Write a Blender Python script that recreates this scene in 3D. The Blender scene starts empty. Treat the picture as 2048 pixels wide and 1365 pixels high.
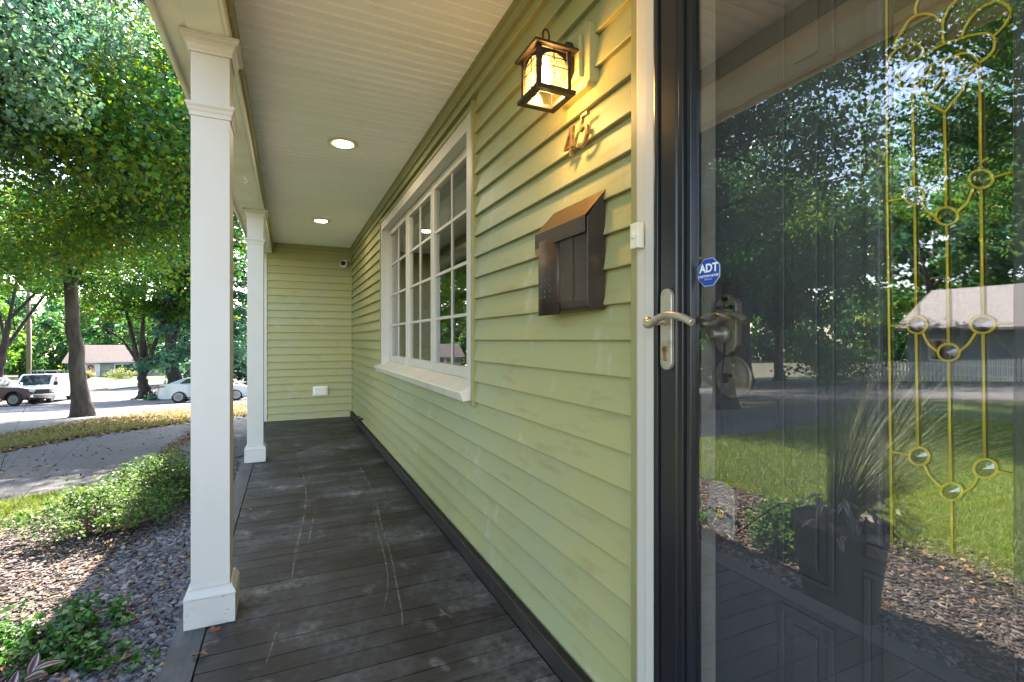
import bpy, bmesh, math, random
import numpy as np
from mathutils import Vector, Matrix

random.seed(7)
RNG = np.random.default_rng(11)
scene = bpy.context.scene
R = math.radians

# ---------------------------------------------------------------- camera
YAW = math.atan2(446.0, 980.0)
CAM_Z = 1.11
cam_data = bpy.data.cameras.new('camera')
cam_data.sensor_width = 36.0
cam_data.lens = 980.0 / 2048.0 * 36.0
cam_data.shift_y = -2.5 / 2048.0
cam_data.clip_start = 0.02
cam_data.clip_end = 1500.0
cam = bpy.data.objects.new('camera', cam_data)
scene.collection.objects.link(cam)
cam.location = (0, 0, CAM_Z)
cam.rotation_euler = (R(90), 0, -YAW)
scene.camera = cam

# ---------------------------------------------------------------- sky, sun, exposure
SUN_EL, SUN_AZ = R(50), R(13)          # azimuth from +Y towards +X
world = bpy.data.worlds.new('World')
scene.world = world
world.use_nodes = True
wn = world.node_tree.nodes
wl = world.node_tree.links
bg = wn['Background']
sky = wn.new('ShaderNodeTexSky')
sky.sky_type = 'NISHITA'
sky.sun_disc = False
sky.sun_elevation = SUN_EL
sky.sun_rotation = SUN_AZ
sky.air_density = 1.0
sky.dust_density = 1.2
sky.ozone_density = 1.0
wl.new(sky.outputs[0], bg.inputs[0])
bg.inputs[1].default_value = 0.15
sun_data = bpy.data.lights.new('sun', 'SUN')
sun_data.energy = 4.6
sun_data.angle = R(0.53)
sun_data.color = (1.0, 0.95, 0.86)
sun = bpy.data.objects.new('sun', sun_data)
scene.collection.objects.link(sun)
sdir = Vector((math.sin(SUN_AZ) * math.cos(SUN_EL), math.cos(SUN_AZ) * math.cos(SUN_EL), math.sin(SUN_EL)))
sun.rotation_euler = (-sdir).to_track_quat('-Z', 'Y').to_euler()
sun.location = sdir * 60
scene.view_settings.view_transform = 'Standard'
scene.view_settings.look = 'None'
scene.view_settings.gamma = 1.0
scene.view_settings.use_curve_mapping = False
scene.view_settings.use_white_balance = True
scene.view_settings.white_balance_temperature = 7150
scene.view_settings.white_balance_tint = 16
scene.view_settings.exposure = 2.98
scene.cycles.max_bounces = 10
scene.cycles.diffuse_bounces = 5
scene.cycles.glossy_bounces = 5
scene.cycles.transparent_max_bounces = 24
scene.cycles.use_denoising = True
scene.cycles.sample_clamp_indirect = 6.0

# ---------------------------------------------------------------- small maths
CS, SN = math.cos(YAW), math.sin(YAW)

def ray(px, py):
    u = (px - 1024.0) / 980.0
    return (SN + u * CS, CS - u * SN, -(py - 680.0) / 980.0)

def wall_pt(px, py, X):
    d = ray(px, py)
    t = X / d[0]
    return (d[1] * t, CAM_Z + d[2] * t)

def ground_z(x, y):
    s = y - 5.0
    a = (s + math.sqrt(s * s + 3.0)) * 0.5
    s2 = y - 47.0
    b = (s2 + math.sqrt(s2 * s2 + 20.0)) * 0.5
    return -0.25 - 0.08 * a + 0.053 * b

def ground_z_np(x, y):
    s = y - 5.0
    a = (s + np.sqrt(s * s + 3.0)) * 0.5
    s2 = y - 47.0
    b = (s2 + np.sqrt(s2 * s2 + 20.0)) * 0.5
    return -0.25 - 0.08 * a + 0.053 * b

def ground_pt(px, py):
    d = ray(px, py)
    t = 2.0
    lo, hi = 0.5, 150.0
    for _ in range(60):
        m = (lo + hi) * 0.5
        if CAM_Z + d[2] * m > ground_z(d[0] * m, d[1] * m):
            lo = m
        else:
            hi = m
    return (d[0] * lo, d[1] * lo)

# ---------------------------------------------------------------- object helpers
C = scene.collection

def tag(o, label=None, cat=None, group=None, kind=None):
    if label: o['label'] = label
    if cat: o['category'] = cat
    if group: o['group'] = group
    if kind: o['kind'] = kind
    return o

def empty(name, loc=(0, 0, 0), rz=0.0, parent=None):
    o = bpy.data.objects.new(name, None)
    o.empty_display_size = 0.1
    C.objects.link(o)
    o.location = loc
    o.rotation_euler = (0, 0, rz)
    if parent: o.parent = parent
    return o

def mesh_obj(name, me, mat=None, parent=None):
    o = bpy.data.objects.new(name, me)
    C.objects.link(o)
    if mat is not None and len(me.materials) == 0:
        me.materials.append(mat)
    if parent is not None: o.parent = parent
    return o

class MB:
    """collects shapes, builds one mesh object"""
    def __init__(self):
        self.v = []; self.f = []; self.s = []
    def add(self, vs, fs, smooth=False):
        n = len(self.v)
        self.v += [tuple(p) for p in vs]
        self.f += [tuple(i + n for i in f) for f in fs]
        self.s += [smooth] * len(fs)
        return self
    def box(self, x0, x1, y0, y1, z0, z1):
        if x0 > x1: x0, x1 = x1, x0
        if y0 > y1: y0, y1 = y1, y0
        if z0 > z1: z0, z1 = z1, z0
        vs = [(x0, y0, z0), (x1, y0, z0), (x1, y1, z0), (x0, y1, z0), (x0, y0, z1), (x1, y0, z1), (x1, y1, z1), (x0, y1, z1)]
        return self.add(vs, [(0, 3, 2, 1), (4, 5, 6, 7), (0, 1, 5, 4), (1, 2, 6, 5), (2, 3, 7, 6), (3, 0, 4, 7)])
    def prism(self, poly, axis, a, b, smooth=False):
        """poly: 2-D points; axis 'x': (y,z), 'y': (x,z), 'z': (x,y)"""
        def put(p, t):
            if axis == 'x': return (t, p[0], p[1])
            if axis == 'y': return (p[0], t, p[1])
            return (p[0], p[1], t)
        n = len(poly)
        vs = [put(p, a) for p in poly] + [put(p, b) for p in poly]
        fs = [tuple(range(n))[::-1], tuple(range(n, 2 * n))]
        fs += [(i, (i + 1) % n, n + (i + 1) % n, n + i) for i in range(n)]
        return self.add(vs, fs, smooth)
    def tube(self, pts, rad, sides=8, closed=False, cap=True):
        pts = [Vector(p) for p in pts]
        n = len(pts)
        rads = rad if isinstance(rad, (list, tuple)) else [rad] * n
        vs = []; fs = []
        up = None
        for i in range(n):
            if closed:
                t = pts[(i + 1) % n] - pts[i - 1]
            else:
                t = pts[min(i + 1, n - 1)] - pts[max(i - 1, 0)]
            if t.length < 1e-9: t = Vector((0, 0, 1))
            t.normalize()
            if up is None:
                up = Vector((0, 0, 1)) if abs(t.z) < 0.9 else Vector((1, 0, 0))
            a = t.cross(up)
            if a.length < 1e-6: a = t.orthogonal()
            a.normalize()
            up = a.cross(t).normalized()
            for k in range(sides):
                an = 2 * math.pi * k / sides
                vs.append(pts[i] + (a * math.cos(an) + up * math.sin(an)) * rads[i])
        m = n if closed else n - 1
        for i in range(m):
            for k in range(sides):
                j = (i + 1) % n
                fs.append((i * sides + k, i * sides + (k + 1) % sides, j * sides + (k + 1) % sides, j * sides + k))
        self.add(vs, fs, True)
        if cap and not closed:
            b = len(self.v) - len(vs)
            self.f.append(tuple(b + k for k in range(sides))[::-1]); self.s.append(False)
            self.f.append(tuple(b + (n - 1) * sides + k for k in range(sides))); self.s.append(False)
        return self
    def lathe(self, prof, c=(0, 0, 0), axis='z', sides=24, smooth=True):
        """prof: (radius, height) list"""
        vs = []; fs = []
        for (r, h) in prof:
            for k in range(sides):
                an = 2 * math.pi * k / sides
                p = (r * math.cos(an), r * math.sin(an), h)
                if axis == 'x': p = (p[2], p[0], p[1])
                if axis == 'y': p = (p[0], p[2], p[1])
                vs.append((p[0] + c[0], p[1] + c[1], p[2] + c[2]))
        n = len(prof)
        for i in range(n - 1):
            for k in range(sides):
                fs.append((i * sides + k, i * sides + (k + 1) % sides, (i + 1) * sides + (k + 1) % sides, (i + 1) * sides + k))
        self.add(vs, fs, smooth)
        b = len(self.v) - len(vs)
        self.f.append(tuple(b + k for k in range(sides))[::-1]); self.s.append(False)
        self.f.append(tuple(b + (n - 1) * sides + k for k in range(sides))); self.s.append(False)
        return self
    def mesh(self, name, raw=False):
        me = bpy.data.meshes.new(name)
        me.from_pydata(self.v, [], self.f)
        me.polygons.foreach_set('use_smooth', self.s)
        if not raw:
            bm = bmesh.new(); bm.from_mesh(me)
            bmesh.ops.recalc_face_normals(bm, faces=bm.faces)
            bm.to_mesh(me); bm.free()
        me.update()
        return me
    def build(self, name, mat, parent=None, bevel=0.0, seg=2, raw=False):
        o = mesh_obj(name, self.mesh(name, raw), mat, parent)
        if bevel > 0:
            m = o.modifiers.new('bevel', 'BEVEL')
            m.width = bevel; m.segments = seg; m.limit_method = 'ANGLE'; m.angle_limit = R(35)
            m.harden_normals = False
        return o

def bx(name, mat, parent, x0, x1, y0, y1, z0, z1, bevel=0.0):
    return MB().box(x0, x1, y0, y1, z0, z1).build(name, mat, parent, bevel)

def pane_x(x, y0, y1, z0, z1):
    """a sheet of glass at x whose normal faces the porch (-x)"""
    return MB().add([(x, y0, z0), (x, y0, z1), (x, y1, z1), (x, y1, z0)], [(0, 1, 2, 3)])

def smooth_curve(pts, n=6):
    """Catmull-Rom through points"""
    P = [Vector(p) for p in pts]
    out = []
    for i in range(len(P) - 1):
        p0 = P[max(i - 1, 0)]; p1 = P[i]; p2 = P[i + 1]; p3 = P[min(i + 2, len(P) - 1)]
        for k in range(n):
            t = k / n
            out.append(0.5 * ((2 * p1) + (p2 - p0) * t + (2 * p0 - 5 * p1 + 4 * p2 - p3) * t * t + (3 * p1 - p0 - 3 * p2 + p3) * t ** 3))
    out.append(P[-1])
    return out

def np_mesh(name, verts, quads=None, tris=None, attr=None, smooth=False):
    """fast mesh from numpy arrays; attr = per-face float written as 'tone'"""
    me = bpy.data.meshes.new(name)
    nq = 0 if quads is None else len(quads)
    nt = 0 if tris is None else len(tris)
    me.vertices.add(len(verts))
    me.vertices.foreach_set('co', np.asarray(verts, dtype=np.float32).ravel())
    me.loops.add(nq * 4 + nt * 3)
    idx = []
    starts = []
    tot = []
    if nq:
        idx.append(np.asarray(quads, dtype=np.int32).ravel()); starts.append(np.arange(nq) * 4); tot.append(np.full(nq, 4))
    if nt:
        idx.append(np.asarray(tris, dtype=np.int32).ravel()); starts.append(nq * 4 + np.arange(nt) * 3); tot.append(np.full(nt, 3))
    me.loops.foreach_set('vertex_index', np.concatenate(idx).astype(np.int32))
    me.polygons.add(nq + nt)
    me.polygons.foreach_set('loop_start', np.concatenate(starts).astype(np.int32))
    me.polygons.foreach_set('loop_total', np.concatenate(tot).astype(np.int32))
    if smooth:
        me.polygons.foreach_set('use_smooth', np.ones(nq + nt, dtype=bool))
    me.update(calc_edges=True)
    if attr is not None:
        a = me.attributes.new('tone', 'FLOAT', 'FACE')
        a.data.foreach_set('value', np.asarray(attr, dtype=np.float32))
    return me

# ---------------------------------------------------------------- materials
def new_mat(name):
    m = bpy.data.materials.new(name)
    m.use_nodes = True
    nt = m.node_tree
    return m, nt, nt.nodes, nt.links, nt.nodes['Principled BSDF']

def add_pos(N, L, stretch=None):
    g = N.new('ShaderNodeNewGeometry')
    if stretch is None: return g.outputs['Position']
    mp = N.new('ShaderNodeMapping'); mp.inputs['Scale'].default_value = stretch
    L.new(g.outputs['Position'], mp.inputs['Vector'])
    return mp.outputs['Vector']

def M(name, col, rough=0.6, metal=0.0, var=(), bump=(), rand=0.0, spec=0.5, coat=0.0, rough_var=0.0):
    """var: (scale, colour, lo, hi, stretch) mixes colour where noise is in lo..hi; bump: (scale, strength, stretch)"""
    m, nt, N, L, P = new_mat(name)
    P.inputs['Roughness'].default_value = rough
    P.inputs['Metallic'].default_value = metal
    P.inputs['Specular IOR Level'].default_value = spec
    if coat:
        P.inputs['Coat Weight'].default_value = coat
        P.inputs['Coat Roughness'].default_value = 0.05
    rgb = N.new('ShaderNodeRGB'); rgb.outputs[0].default_value = (*col, 1)
    cur = rgb.outputs[0]
    for (sc, c2, lo, hi, st) in var:
        n = N.new('ShaderNodeTexNoise'); n.inputs['Scale'].default_value = sc
        n.inputs['Detail'].default_value = 6; n.inputs['Roughness'].default_value = 0.62
        L.new(add_pos(N, L, st), n.inputs['Vector'])
        r = N.new('ShaderNodeMapRange'); r.inputs['From Min'].default_value = lo; r.inputs['From Max'].default_value = hi
        L.new(n.outputs['Fac'], r.inputs['Value'])
        mx = N.new('ShaderNodeMix'); mx.data_type = 'RGBA'
        L.new(r.outputs[0], mx.inputs['Factor']); L.new(cur, mx.inputs['A'])
        mx.inputs['B'].default_value = (*c2, 1)
        cur = mx.outputs['Result']
        if rough_var:
            ra = N.new('ShaderNodeMapRange'); ra.inputs['To Min'].default_value = rough; ra.inputs['To Max'].default_value = min(1, rough + rough_var)
            L.new(r.outputs[0], ra.inputs['Value']); L.new(ra.outputs[0], P.inputs['Roughness'])
    if rand:
        oi = N.new('ShaderNodeObjectInfo')
        r = N.new('ShaderNodeMapRange'); r.inputs['To Min'].default_value = 1 - rand; r.inputs['To Max'].default_value = 1 + rand
        L.new(oi.outputs['Random'], r.inputs['Value'])
        hs = N.new('ShaderNodeHueSaturation'); L.new(r.outputs[0], hs.inputs['Value']); L.new(cur, hs.inputs['Color'])
        cur = hs.outputs['Color']
    L.new(cur, P.inputs['Base Color'])
    prev = None
    for (sc, stg, st) in bump:
        n = N.new('ShaderNodeTexNoise'); n.inputs['Scale'].default_value = sc
        n.inputs['Detail'].default_value = 5; n.inputs['Roughness'].default_value = 0.6
        L.new(add_pos(N, L, st), n.inputs['Vector'])
        b = N.new('ShaderNodeBump'); b.inputs['Strength'].default_value = stg; b.inputs['Distance'].default_value = 0.01
        L.new(n.outputs['Fac'], b.inputs['Height'])
        if prev: L.new(prev, b.inputs['Normal'])
        prev = b.outputs['Normal']
    if prev: L.new(prev, P.inputs['Normal'])
    return m

def M_leaf(name, ramp, transl=0.45, rough=0.5, spec=0.35):
    """ramp: (pos, colour) list read by the per-leaf 'tone'"""
    m, nt, N, L, P = new_mat(name)
    at = N.new('ShaderNodeAttribute'); at.attribute_name = 'tone'
    cr = N.new('ShaderNodeValToRGB')
    while len(cr.color_ramp.elements) < len(ramp): cr.color_ramp.elements.new(0.5)
    for e, (p, c) in zip(cr.color_ramp.elements, ramp):
        e.position = p; e.color = (*c, 1)
    L.new(at.outputs['Fac'], cr.inputs['Fac'])
    P.inputs['Roughness'].default_value = rough
    P.inputs['Specular IOR Level'].default_value = spec
    L.new(cr.outputs[0], P.inputs['Base Color'])
    tr = N.new('ShaderNodeBsdfTranslucent')
    hs = N.new('ShaderNodeHueSaturation'); hs.inputs['Hue'].default_value = 0.485; hs.inputs['Saturation'].default_value = 1.1; hs.inputs['Value'].default_value = 1.7
    L.new(cr.outputs[0], hs.inputs['Color']); L.new(hs.outputs[0], tr.inputs['Color'])
    mx = N.new('ShaderNodeMixShader'); mx.inputs[0].default_value = transl
    L.new(P.outputs[0], mx.inputs[1]); L.new(tr.outputs[0], mx.inputs[2])
    L.new(mx.outputs[0], N['Material Output'].inputs['Surface'])
    return m

def M_glass(name, ior=1.5, tint=(0.9, 0.93, 0.92), wave=0.0):
    """one-sheet pane: clear with a Fresnel mirror on top"""
    m, nt, N, L, P = new_mat(name)
    N.remove(P)
    fr = N.new('ShaderNodeFresnel')
    geo = N.new('ShaderNodeNewGeometry')           # same reflectance from either side of the sheet
    ri = N.new('ShaderNodeMapRange'); ri.inputs['To Min'].default_value = ior; ri.inputs['To Max'].default_value = 1.0 / ior
    L.new(geo.outputs['Backfacing'], ri.inputs['Value']); L.new(ri.outputs[0], fr.inputs['IOR'])
    tp = N.new('ShaderNodeBsdfTransparent'); tp.inputs['Color'].default_value = (*tint, 1)
    gl = N.new('ShaderNodeBsdfGlossy'); gl.inputs['Roughness'].default_value = 0.0
    gl.inputs['Color'].default_value = (1, 1, 1, 1)
    mx = N.new('ShaderNodeMixShader')
    L.new(fr.outputs[0], mx.inputs[0]); L.new(tp.outputs[0], mx.inputs[1]); L.new(gl.outputs[0], mx.inputs[2])
    L.new(mx.outputs[0], N['Material Output'].inputs['Surface'])
    if wave:
        n = N.new('ShaderNodeTexNoise'); n.inputs['Scale'].default_value = 2.2; n.inputs['Detail'].default_value = 1
        L.new(add_pos(N, L), n.inputs['Vector'])
        b = N.new('ShaderNodeBump'); b.inputs['Strength'].default_value = wave; b.inputs['Distance'].default_value = 0.01
        L.new(n.outputs['Fac'], b.inputs['Height'])
        L.new(b.outputs[0], gl.inputs['Normal'])
    return m

def M_emit(name, col, strength):
    m, nt, N, L, P = new_mat(name)
    P.inputs['Base Color'].default_value = (*col, 1)
    P.inputs['Emission Color'].default_value = (*col, 1)
    P.inputs['Emission Strength'].default_value = strength
    return m

m_siding = M('olive_vinyl_siding', (0.345, 0.34, 0.158), 0.52, var=[
    (1.3, (0.375, 0.345, 0.142), 0.42, 0.72, (1, 0.7, 1.6)),
    (0.9, (0.30, 0.335, 0.215), 0.45, 0.7, (1, 0.6, 1)),
    (7.0, (0.28, 0.245, 0.115), 0.56, 0.78, (1, 0.5, 3)),
    (4.0, (0.45, 0.46, 0.36), 0.60, 0.80, (1, 1.6, 0.9)),
    (75.0, (0.20, 0.19, 0.09), 0.69, 0.78, None)], bump=[(120, 0.08, (1, 0.3, 1)), (5, 0.06, (1, 0.6, 1))], rand=0.035, spec=0.4)
m_olive_trim = M('olive_vinyl_trim', (0.27, 0.265, 0.115), 0.45, var=[(3, (0.235, 0.23, 0.10), 0.4, 0.7, None)], bump=[(60, 0.04, None)])
m_white = M('white_painted_trim', (0.55, 0.53, 0.485), 0.5, var=[
    (2.0, (0.515, 0.495, 0.44), 0.45, 0.75, None), (30.0, (0.60, 0.59, 0.51), 0.66, 0.8, None)], bump=[(90, 0.05, (1, 1, 0.25)), (8, 0.04, None)])
m_sill = M('cream_sill_paint', (0.70, 0.655, 0.55), 0.55, var=[(5, (0.60, 0.56, 0.46), 0.45, 0.75, None)])
m_ceiling = M('cream_beadboard_paint', (0.86, 0.87, 0.87), 0.5, var=[
    (1.1, (0.83, 0.83, 0.80), 0.4, 0.7, None), (9.0, (0.62, 0.60, 0.52), 0.66, 0.85, (0.5, 2, 1))], rand=0.02)
m_beam = M('cream_beam_paint', (0.80, 0.78, 0.67), 0.5, var=[(3, (0.64, 0.63, 0.52), 0.42, 0.75, None)], bump=[(50, 0.05, (1, 0.2, 1))])
m_black = M('black_door_enamel', (0.012, 0.013, 0.016), 0.28, var=[(20, (0.02, 0.02, 0.022), 0.5, 0.7, (1, 1, 0.1))], spec=0.6)
m_door = M('charcoal_door_paint', (0.060, 0.063, 0.070), 0.45, bump=[(80, 0.08, (1, 1, 0.2))])
m_glass = M_glass('storm_door_glass', 2.65, (0.97, 0.975, 0.97), 0.0)
m_lite = M_glass('leaded_lite_glass', 3.4, (0.62, 0.68, 0.66), 0.02)
m_winglass = M_glass('window_glass', 2.3, (0.80, 0.84, 0.82), 0.012)
m_brass = M('brass_came', (0.62, 0.47, 0.045), 0.38, metal=0.15, var=[(40, (0.70, 0.52, 0.05), 0.45, 0.7, None)])
m_nickel = M('antique_nickel', (0.52, 0.47, 0.38), 0.36, metal=0.65, var=[(25, (0.30, 0.24, 0.16), 0.5, 0.72, None)])
m_nickel_dimmed = M('dimmed_nickel', (0.24, 0.22, 0.18), 0.4, metal=0.5, var=[(25, (0.14, 0.12, 0.09), 0.5, 0.72, None)])  # nickel darkened in colour for the weaker light behind the pane
m_jamb = M('beige_grey_jamb', (0.30, 0.285, 0.24), 0.7, var=[(9, (0.24, 0.225, 0.19), 0.45, 0.7, None)])  # beige grey with darker mottling
m_bronze = M('oil_rubbed_bronze', (0.035, 0.026, 0.02), 0.45, metal=0.35, var=[(40, (0.09, 0.05, 0.03), 0.6, 0.8, None)], bump=[(90, 0.12, None)])
m_mailbox = M('hammered_bronze_mailbox', (0.040, 0.029, 0.023), 0.45, metal=0.3, var=[
    (6, (0.075, 0.050, 0.036), 0.42, 0.7, None), (150, (0.12, 0.072, 0.046), 0.56, 0.70, None), (14, (0.13, 0.07, 0.04), 0.60, 0.78, None)], bump=[(140, 0.15, None)])
m_copper = M('worn_copper_lid', (0.30, 0.185, 0.09), 0.38, metal=0.7, var=[(18, (0.16, 0.09, 0.05), 0.5, 0.75, (1, 3, 1))], bump=[(60, 0.1, (1, 4, 1))])
m_number = M('aged_brass_number', (0.36, 0.24, 0.12), 0.38, metal=0.8, var=[(60, (0.18, 0.10, 0.05), 0.5, 0.7, None)])
m_ivory = M('ivory_plastic', (0.72, 0.68, 0.52), 0.4)
m_plastic_white = M('white_plastic', (0.78, 0.78, 0.75), 0.35)
m_plastic_black = M('black_plastic', (0.012, 0.012, 0.014), 0.3)
m_rubber = M('tyre_rubber', (0.02, 0.02, 0.021), 0.8)
# ---------------------------------------------------------------- deck material (dark stain, dust, scuffs)
def make_deck_mat():
    m, nt, N, L, P = new_mat('dark_stained_deck')
    def noise(sc, st, det=6):
        n = N.new('ShaderNodeTexNoise'); n.inputs['Scale'].default_value = sc; n.inputs['Detail'].default_value = det
        n.inputs['Roughness'].default_value = 0.65
        L.new(add_pos(N, L, st), n.inputs['Vector']); return n.outputs['Fac']
    def rng(v, lo, hi, a=0.0, b=1.0):
        r = N.new('ShaderNodeMapRange'); r.inputs['From Min'].default_value = lo; r.inputs['From Max'].default_value = hi
        r.inputs['To Min'].default_value = a; r.inputs['To Max'].default_value = b
        L.new(v, r.inputs['Value']); return r.outputs[0]
    def mix(f, a, b):
        x = N.new('ShaderNodeMix'); x.data_type = 'RGBA'
        L.new(f, x.inputs['Factor'])
        for s, v in (('A', a), ('B', b)):
            if isinstance(v, tuple): x.inputs[s].default_value = (*v, 1)
            else: L.new(v, x.inputs[s])
        return x.outputs['Result']
    def mul(a, b):
        x = N.new('ShaderNodeMath'); x.operation = 'MULTIPLY'; L.new(a, x.inputs[0])
        if isinstance(b, float): x.inputs[1].default_value = b
        else: L.new(b, x.inputs[1])
        return x.outputs[0]
    grain = noise(26, (0.25, 3.0, 1))
    base = mix(rng(grain, 0.35, 0.7), (0.012, 0.0118, 0.012), (0.036, 0.035, 0.034))
    worn = noise(1.7, (1.0, 0.9, 1), 8)
    fine = noise(30, (1.0, 1.0, 1), 8)
    dust = mul(rng(worn, 0.45, 0.70), rng(fine, 0.30, 0.66))
    base = mix(mul(dust, 0.85), base, (0.20, 0.198, 0.19))
    blot = noise(5.5, (1.0, 0.7, 1), 3)
    scuff = mul(mul(rng(blot, 0.58, 0.72), rng(noise(55, (0.5, 2.2, 1), 4), 0.40, 0.66)), 0.6)
    base = mix(scuff, base, (0.46, 0.45, 0.42))
    dark = noise(2.9, (1.2, 1.0, 1), 4)
    base = mix(rng(dark, 0.60, 0.68, 0, 0.75), base, (0.012, 0.0115, 0.012))
    oi = N.new('ShaderNodeObjectInfo')
    hs = N.new('ShaderNodeHueSaturation'); L.new(rng(oi.outputs['Random'], 0, 1, 0.62, 1.35), hs.inputs['Value']); L.new(base, hs.inputs['Color'])
    L.new(hs.outputs[0], P.inputs['Base Color'])
    L.new(rng(worn, 0.35, 0.7, 0.42, 0.75), P.inputs['Roughness'])
    P.inputs['Specular IOR Level'].default_value = 0.45
    b = N.new('ShaderNodeBump'); b.inputs['Strength'].default_value = 0.25; b.inputs['Distance'].default_value = 0.004
    L.new(grain, b.inputs['Height']); L.new(b.outputs[0], P.inputs['Normal'])
    return m
m_deck = make_deck_mat()
m_rim = M('weathered_rim_board', (0.05, 0.056, 0.06), 0.6, var=[
    (22, (0.085, 0.095, 0.10), 0.4, 0.7, (3, 0.25, 1)), (4, (0.03, 0.032, 0.033), 0.5, 0.7, None)], bump=[(40, 0.2, (3, 0.25, 1))])
m_base_dark = M('dark_baseboard', (0.022, 0.020, 0.017), 0.6, var=[(8, (0.05, 0.045, 0.038), 0.5, 0.75, None)], bump=[(50, 0.1, None)])
m_plinth = M('scuffed_white_plinth', (0.57, 0.55, 0.50), 0.5, var=[
    (3.0, (0.52, 0.50, 0.45), 0.45, 0.75, None), (34, (0.06, 0.06, 0.06), 0.635, 0.655, (0.6, 0.6, 2.6)),
    (7, (0.45, 0.45, 0.40), 0.64, 0.8, None)], bump=[(90, 0.05, None)])
m_dark_void = M('unlit_underfloor', (0.02, 0.02, 0.02), 0.9)
m_room = M('dim_room_paint', (0.20, 0.20, 0.19), 0.9)
m_shingle = M('grey_roof_shingle', (0.12, 0.115, 0.11), 0.85, var=[(30, (0.2, 0.19, 0.18), 0.45, 0.7, (1, 1, 1))], bump=[(40, 0.3, None)])

# ================================================================= porch floor
FY0, FY1 = -1.60, 7.452
floor = bx('porch_floor', m_dark_void, None, -0.370, 0.86, FY0, FY1 - 0.004, -0.10, -0.032)
tag(floor, 'dark stained porch deck with scuffs and chalky scratches', kind='structure')
PW = 0.0972
plank = MB().box(-0.545, 0.545, -PW / 2 + 0.0022, PW / 2 - 0.0022, -0.026, 0.0).mesh('plank')
plank.materials.append(m_deck)
n_pl = int((FY1 - FY0) / PW)
for i in range(n_pl):
    o = mesh_obj('plank', plank, None, floor)
    o.location = (0.2595 + random.uniform(-0.0012, 0.0012), FY1 - PW / 2 - i * PW, random.uniform(-0.0016, 0.0))
    o.rotation_euler = (random.uniform(-0.006, 0.006), 0, random.uniform(-0.0007, 0.0007))
for (a, b) in ((FY0, 1.28), (1.284, 4.9), (4.904, FY1)):
    bx('nosing_board', m_rim, floor, -0.392, -0.291, a, b, -0.027, 0.001, 0.002)
bx('skirt_board', m_rim, floor, -0.368, -0.345, FY0, FY1, -0.42, -0.102)
bx('baseboard', m_base_dark, floor, 0.806, 0.838, 1.03, FY1 - 0.002, 0.001, 0.074, 0.004)
bx('baseboard', m_base_dark, floor, 0.806, 0.838, FY0, -0.06, 0.001, 0.074, 0.004)

# worn chalky scratch lines on the deck (ribbons of scraped finish)
def make_scratch_mat():
    m, nt, N, L, P = new_mat('scraped_finish')
    P.inputs['Base Color'].default_value = (0.55, 0.53, 0.44, 1); P.inputs['Roughness'].default_value = 0.8
    tp = N.new('ShaderNodeBsdfTransparent'); mx = N.new('ShaderNodeMixShader')
    n = N.new('ShaderNodeTexNoise'); n.inputs['Scale'].default_value = 38; n.inputs['Detail'].default_value = 6; n.inputs['Roughness'].default_value = 0.75
    L.new(add_pos(N, L), n.inputs['Vector'])
    r = N.new('ShaderNodeMapRange'); r.inputs['From Min'].default_value = 0.36; r.inputs['From Max'].default_value = 0.60; r.inputs['To Max'].default_value = 0.26
    L.new(n.outputs['Fac'], r.inputs['Value'])
    L.new(r.outputs[0], mx.inputs[0]); L.new(tp.outputs[0], mx.inputs[1]); L.new(P.outputs[0], mx.inputs[2])
    L.new(mx.outputs[0], N['Material Output'].inputs['Surface'])
    return m
m_scratch = make_scratch_mat()
def deck_pt(px, py):
    d = ray(px, py); t = CAM_Z / -d[2]
    return (d[0] * t, d[1] * t, 0.003)
def scratch(pxs, w):
    pts = smooth_curve([deck_pt(*p) for p in pxs], 8)
    vs = []; fs = []
    for i, p in enumerate(pts):
        t = (pts[min(i + 1, len(pts) - 1)] - pts[max(i - 1, 0)]).normalized()
        nrm = Vector((-t.y, t.x, 0)) * w * random.uniform(0.6, 1.2) * (0.3 + min(i, len(pts) - 1 - i, 6) / 8.6)
        vs += [p + nrm, p - nrm]
        if i: fs.append((2 * i - 2, 2 * i - 1, 2 * i + 1, 2 * i))
    MB().add(vs, fs).build('scratch_mark', m_scratch, floor)
scratch([(671, 888), (712, 925), (745, 985), (762, 1048), (781, 1110), (793, 1170), (803, 1225), (805, 1262)], 0.0042)
scratch([(592, 912), (606, 950), (612, 985), (608, 1035), (596, 1085), (588, 1130), (583, 1165)], 0.0038)
scratch([(745, 985), (752, 1050), (768, 1110), (776, 1165), (767, 1225)], 0.0035)
scratch([(632, 1015), (622, 1060), (616, 1095)], 0.004)
scratch([(560, 1245), (545, 1290), (532, 1330)], 0.0045)
scratch([(878, 1218), (888, 1228), (905, 1238)], 0.006)

# ================================================================= porch ceiling and beam
CZ = 2.44
ceil_root = bx('porch_ceiling', m_dark_void, None, -0.20, 0.842, FY0, 7.46, CZ + 0.012, CZ + 0.03)
tag(ceil_root, 'cream beadboard porch ceiling', kind='structure')
BW = 0.0665
bead = [(-BW / 2 + 0.001, 0.011), (-BW / 2 + 0.001, 0.0), (BW / 2 - 0.0170, 0.0), (BW / 2 - 0.0150, 0.009), (BW / 2 - 0.0125, 0.009), (BW / 2 - 0.0105, 0.0005), (BW / 2 - 0.0075, -0.0018), (BW / 2 - 0.0045, 0.0005), (BW / 2 - 0.0025, 0.009), (BW / 2 - 0.0002, 0.011)]
bead_me = MB().prism(bead, 'x', -0.5195, 0.5195).mesh('ceiling_board'); bead_me.materials.append(m_ceiling)
for i in range(int((7.455 - FY0) / BW)):
    o = mesh_obj('ceiling_board', bead_me, None, ceil_root)
    o.location = (0.3215, 7.455 - BW / 2 - i * BW, CZ + random.uniform(-0.0006, 0.0006))

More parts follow.
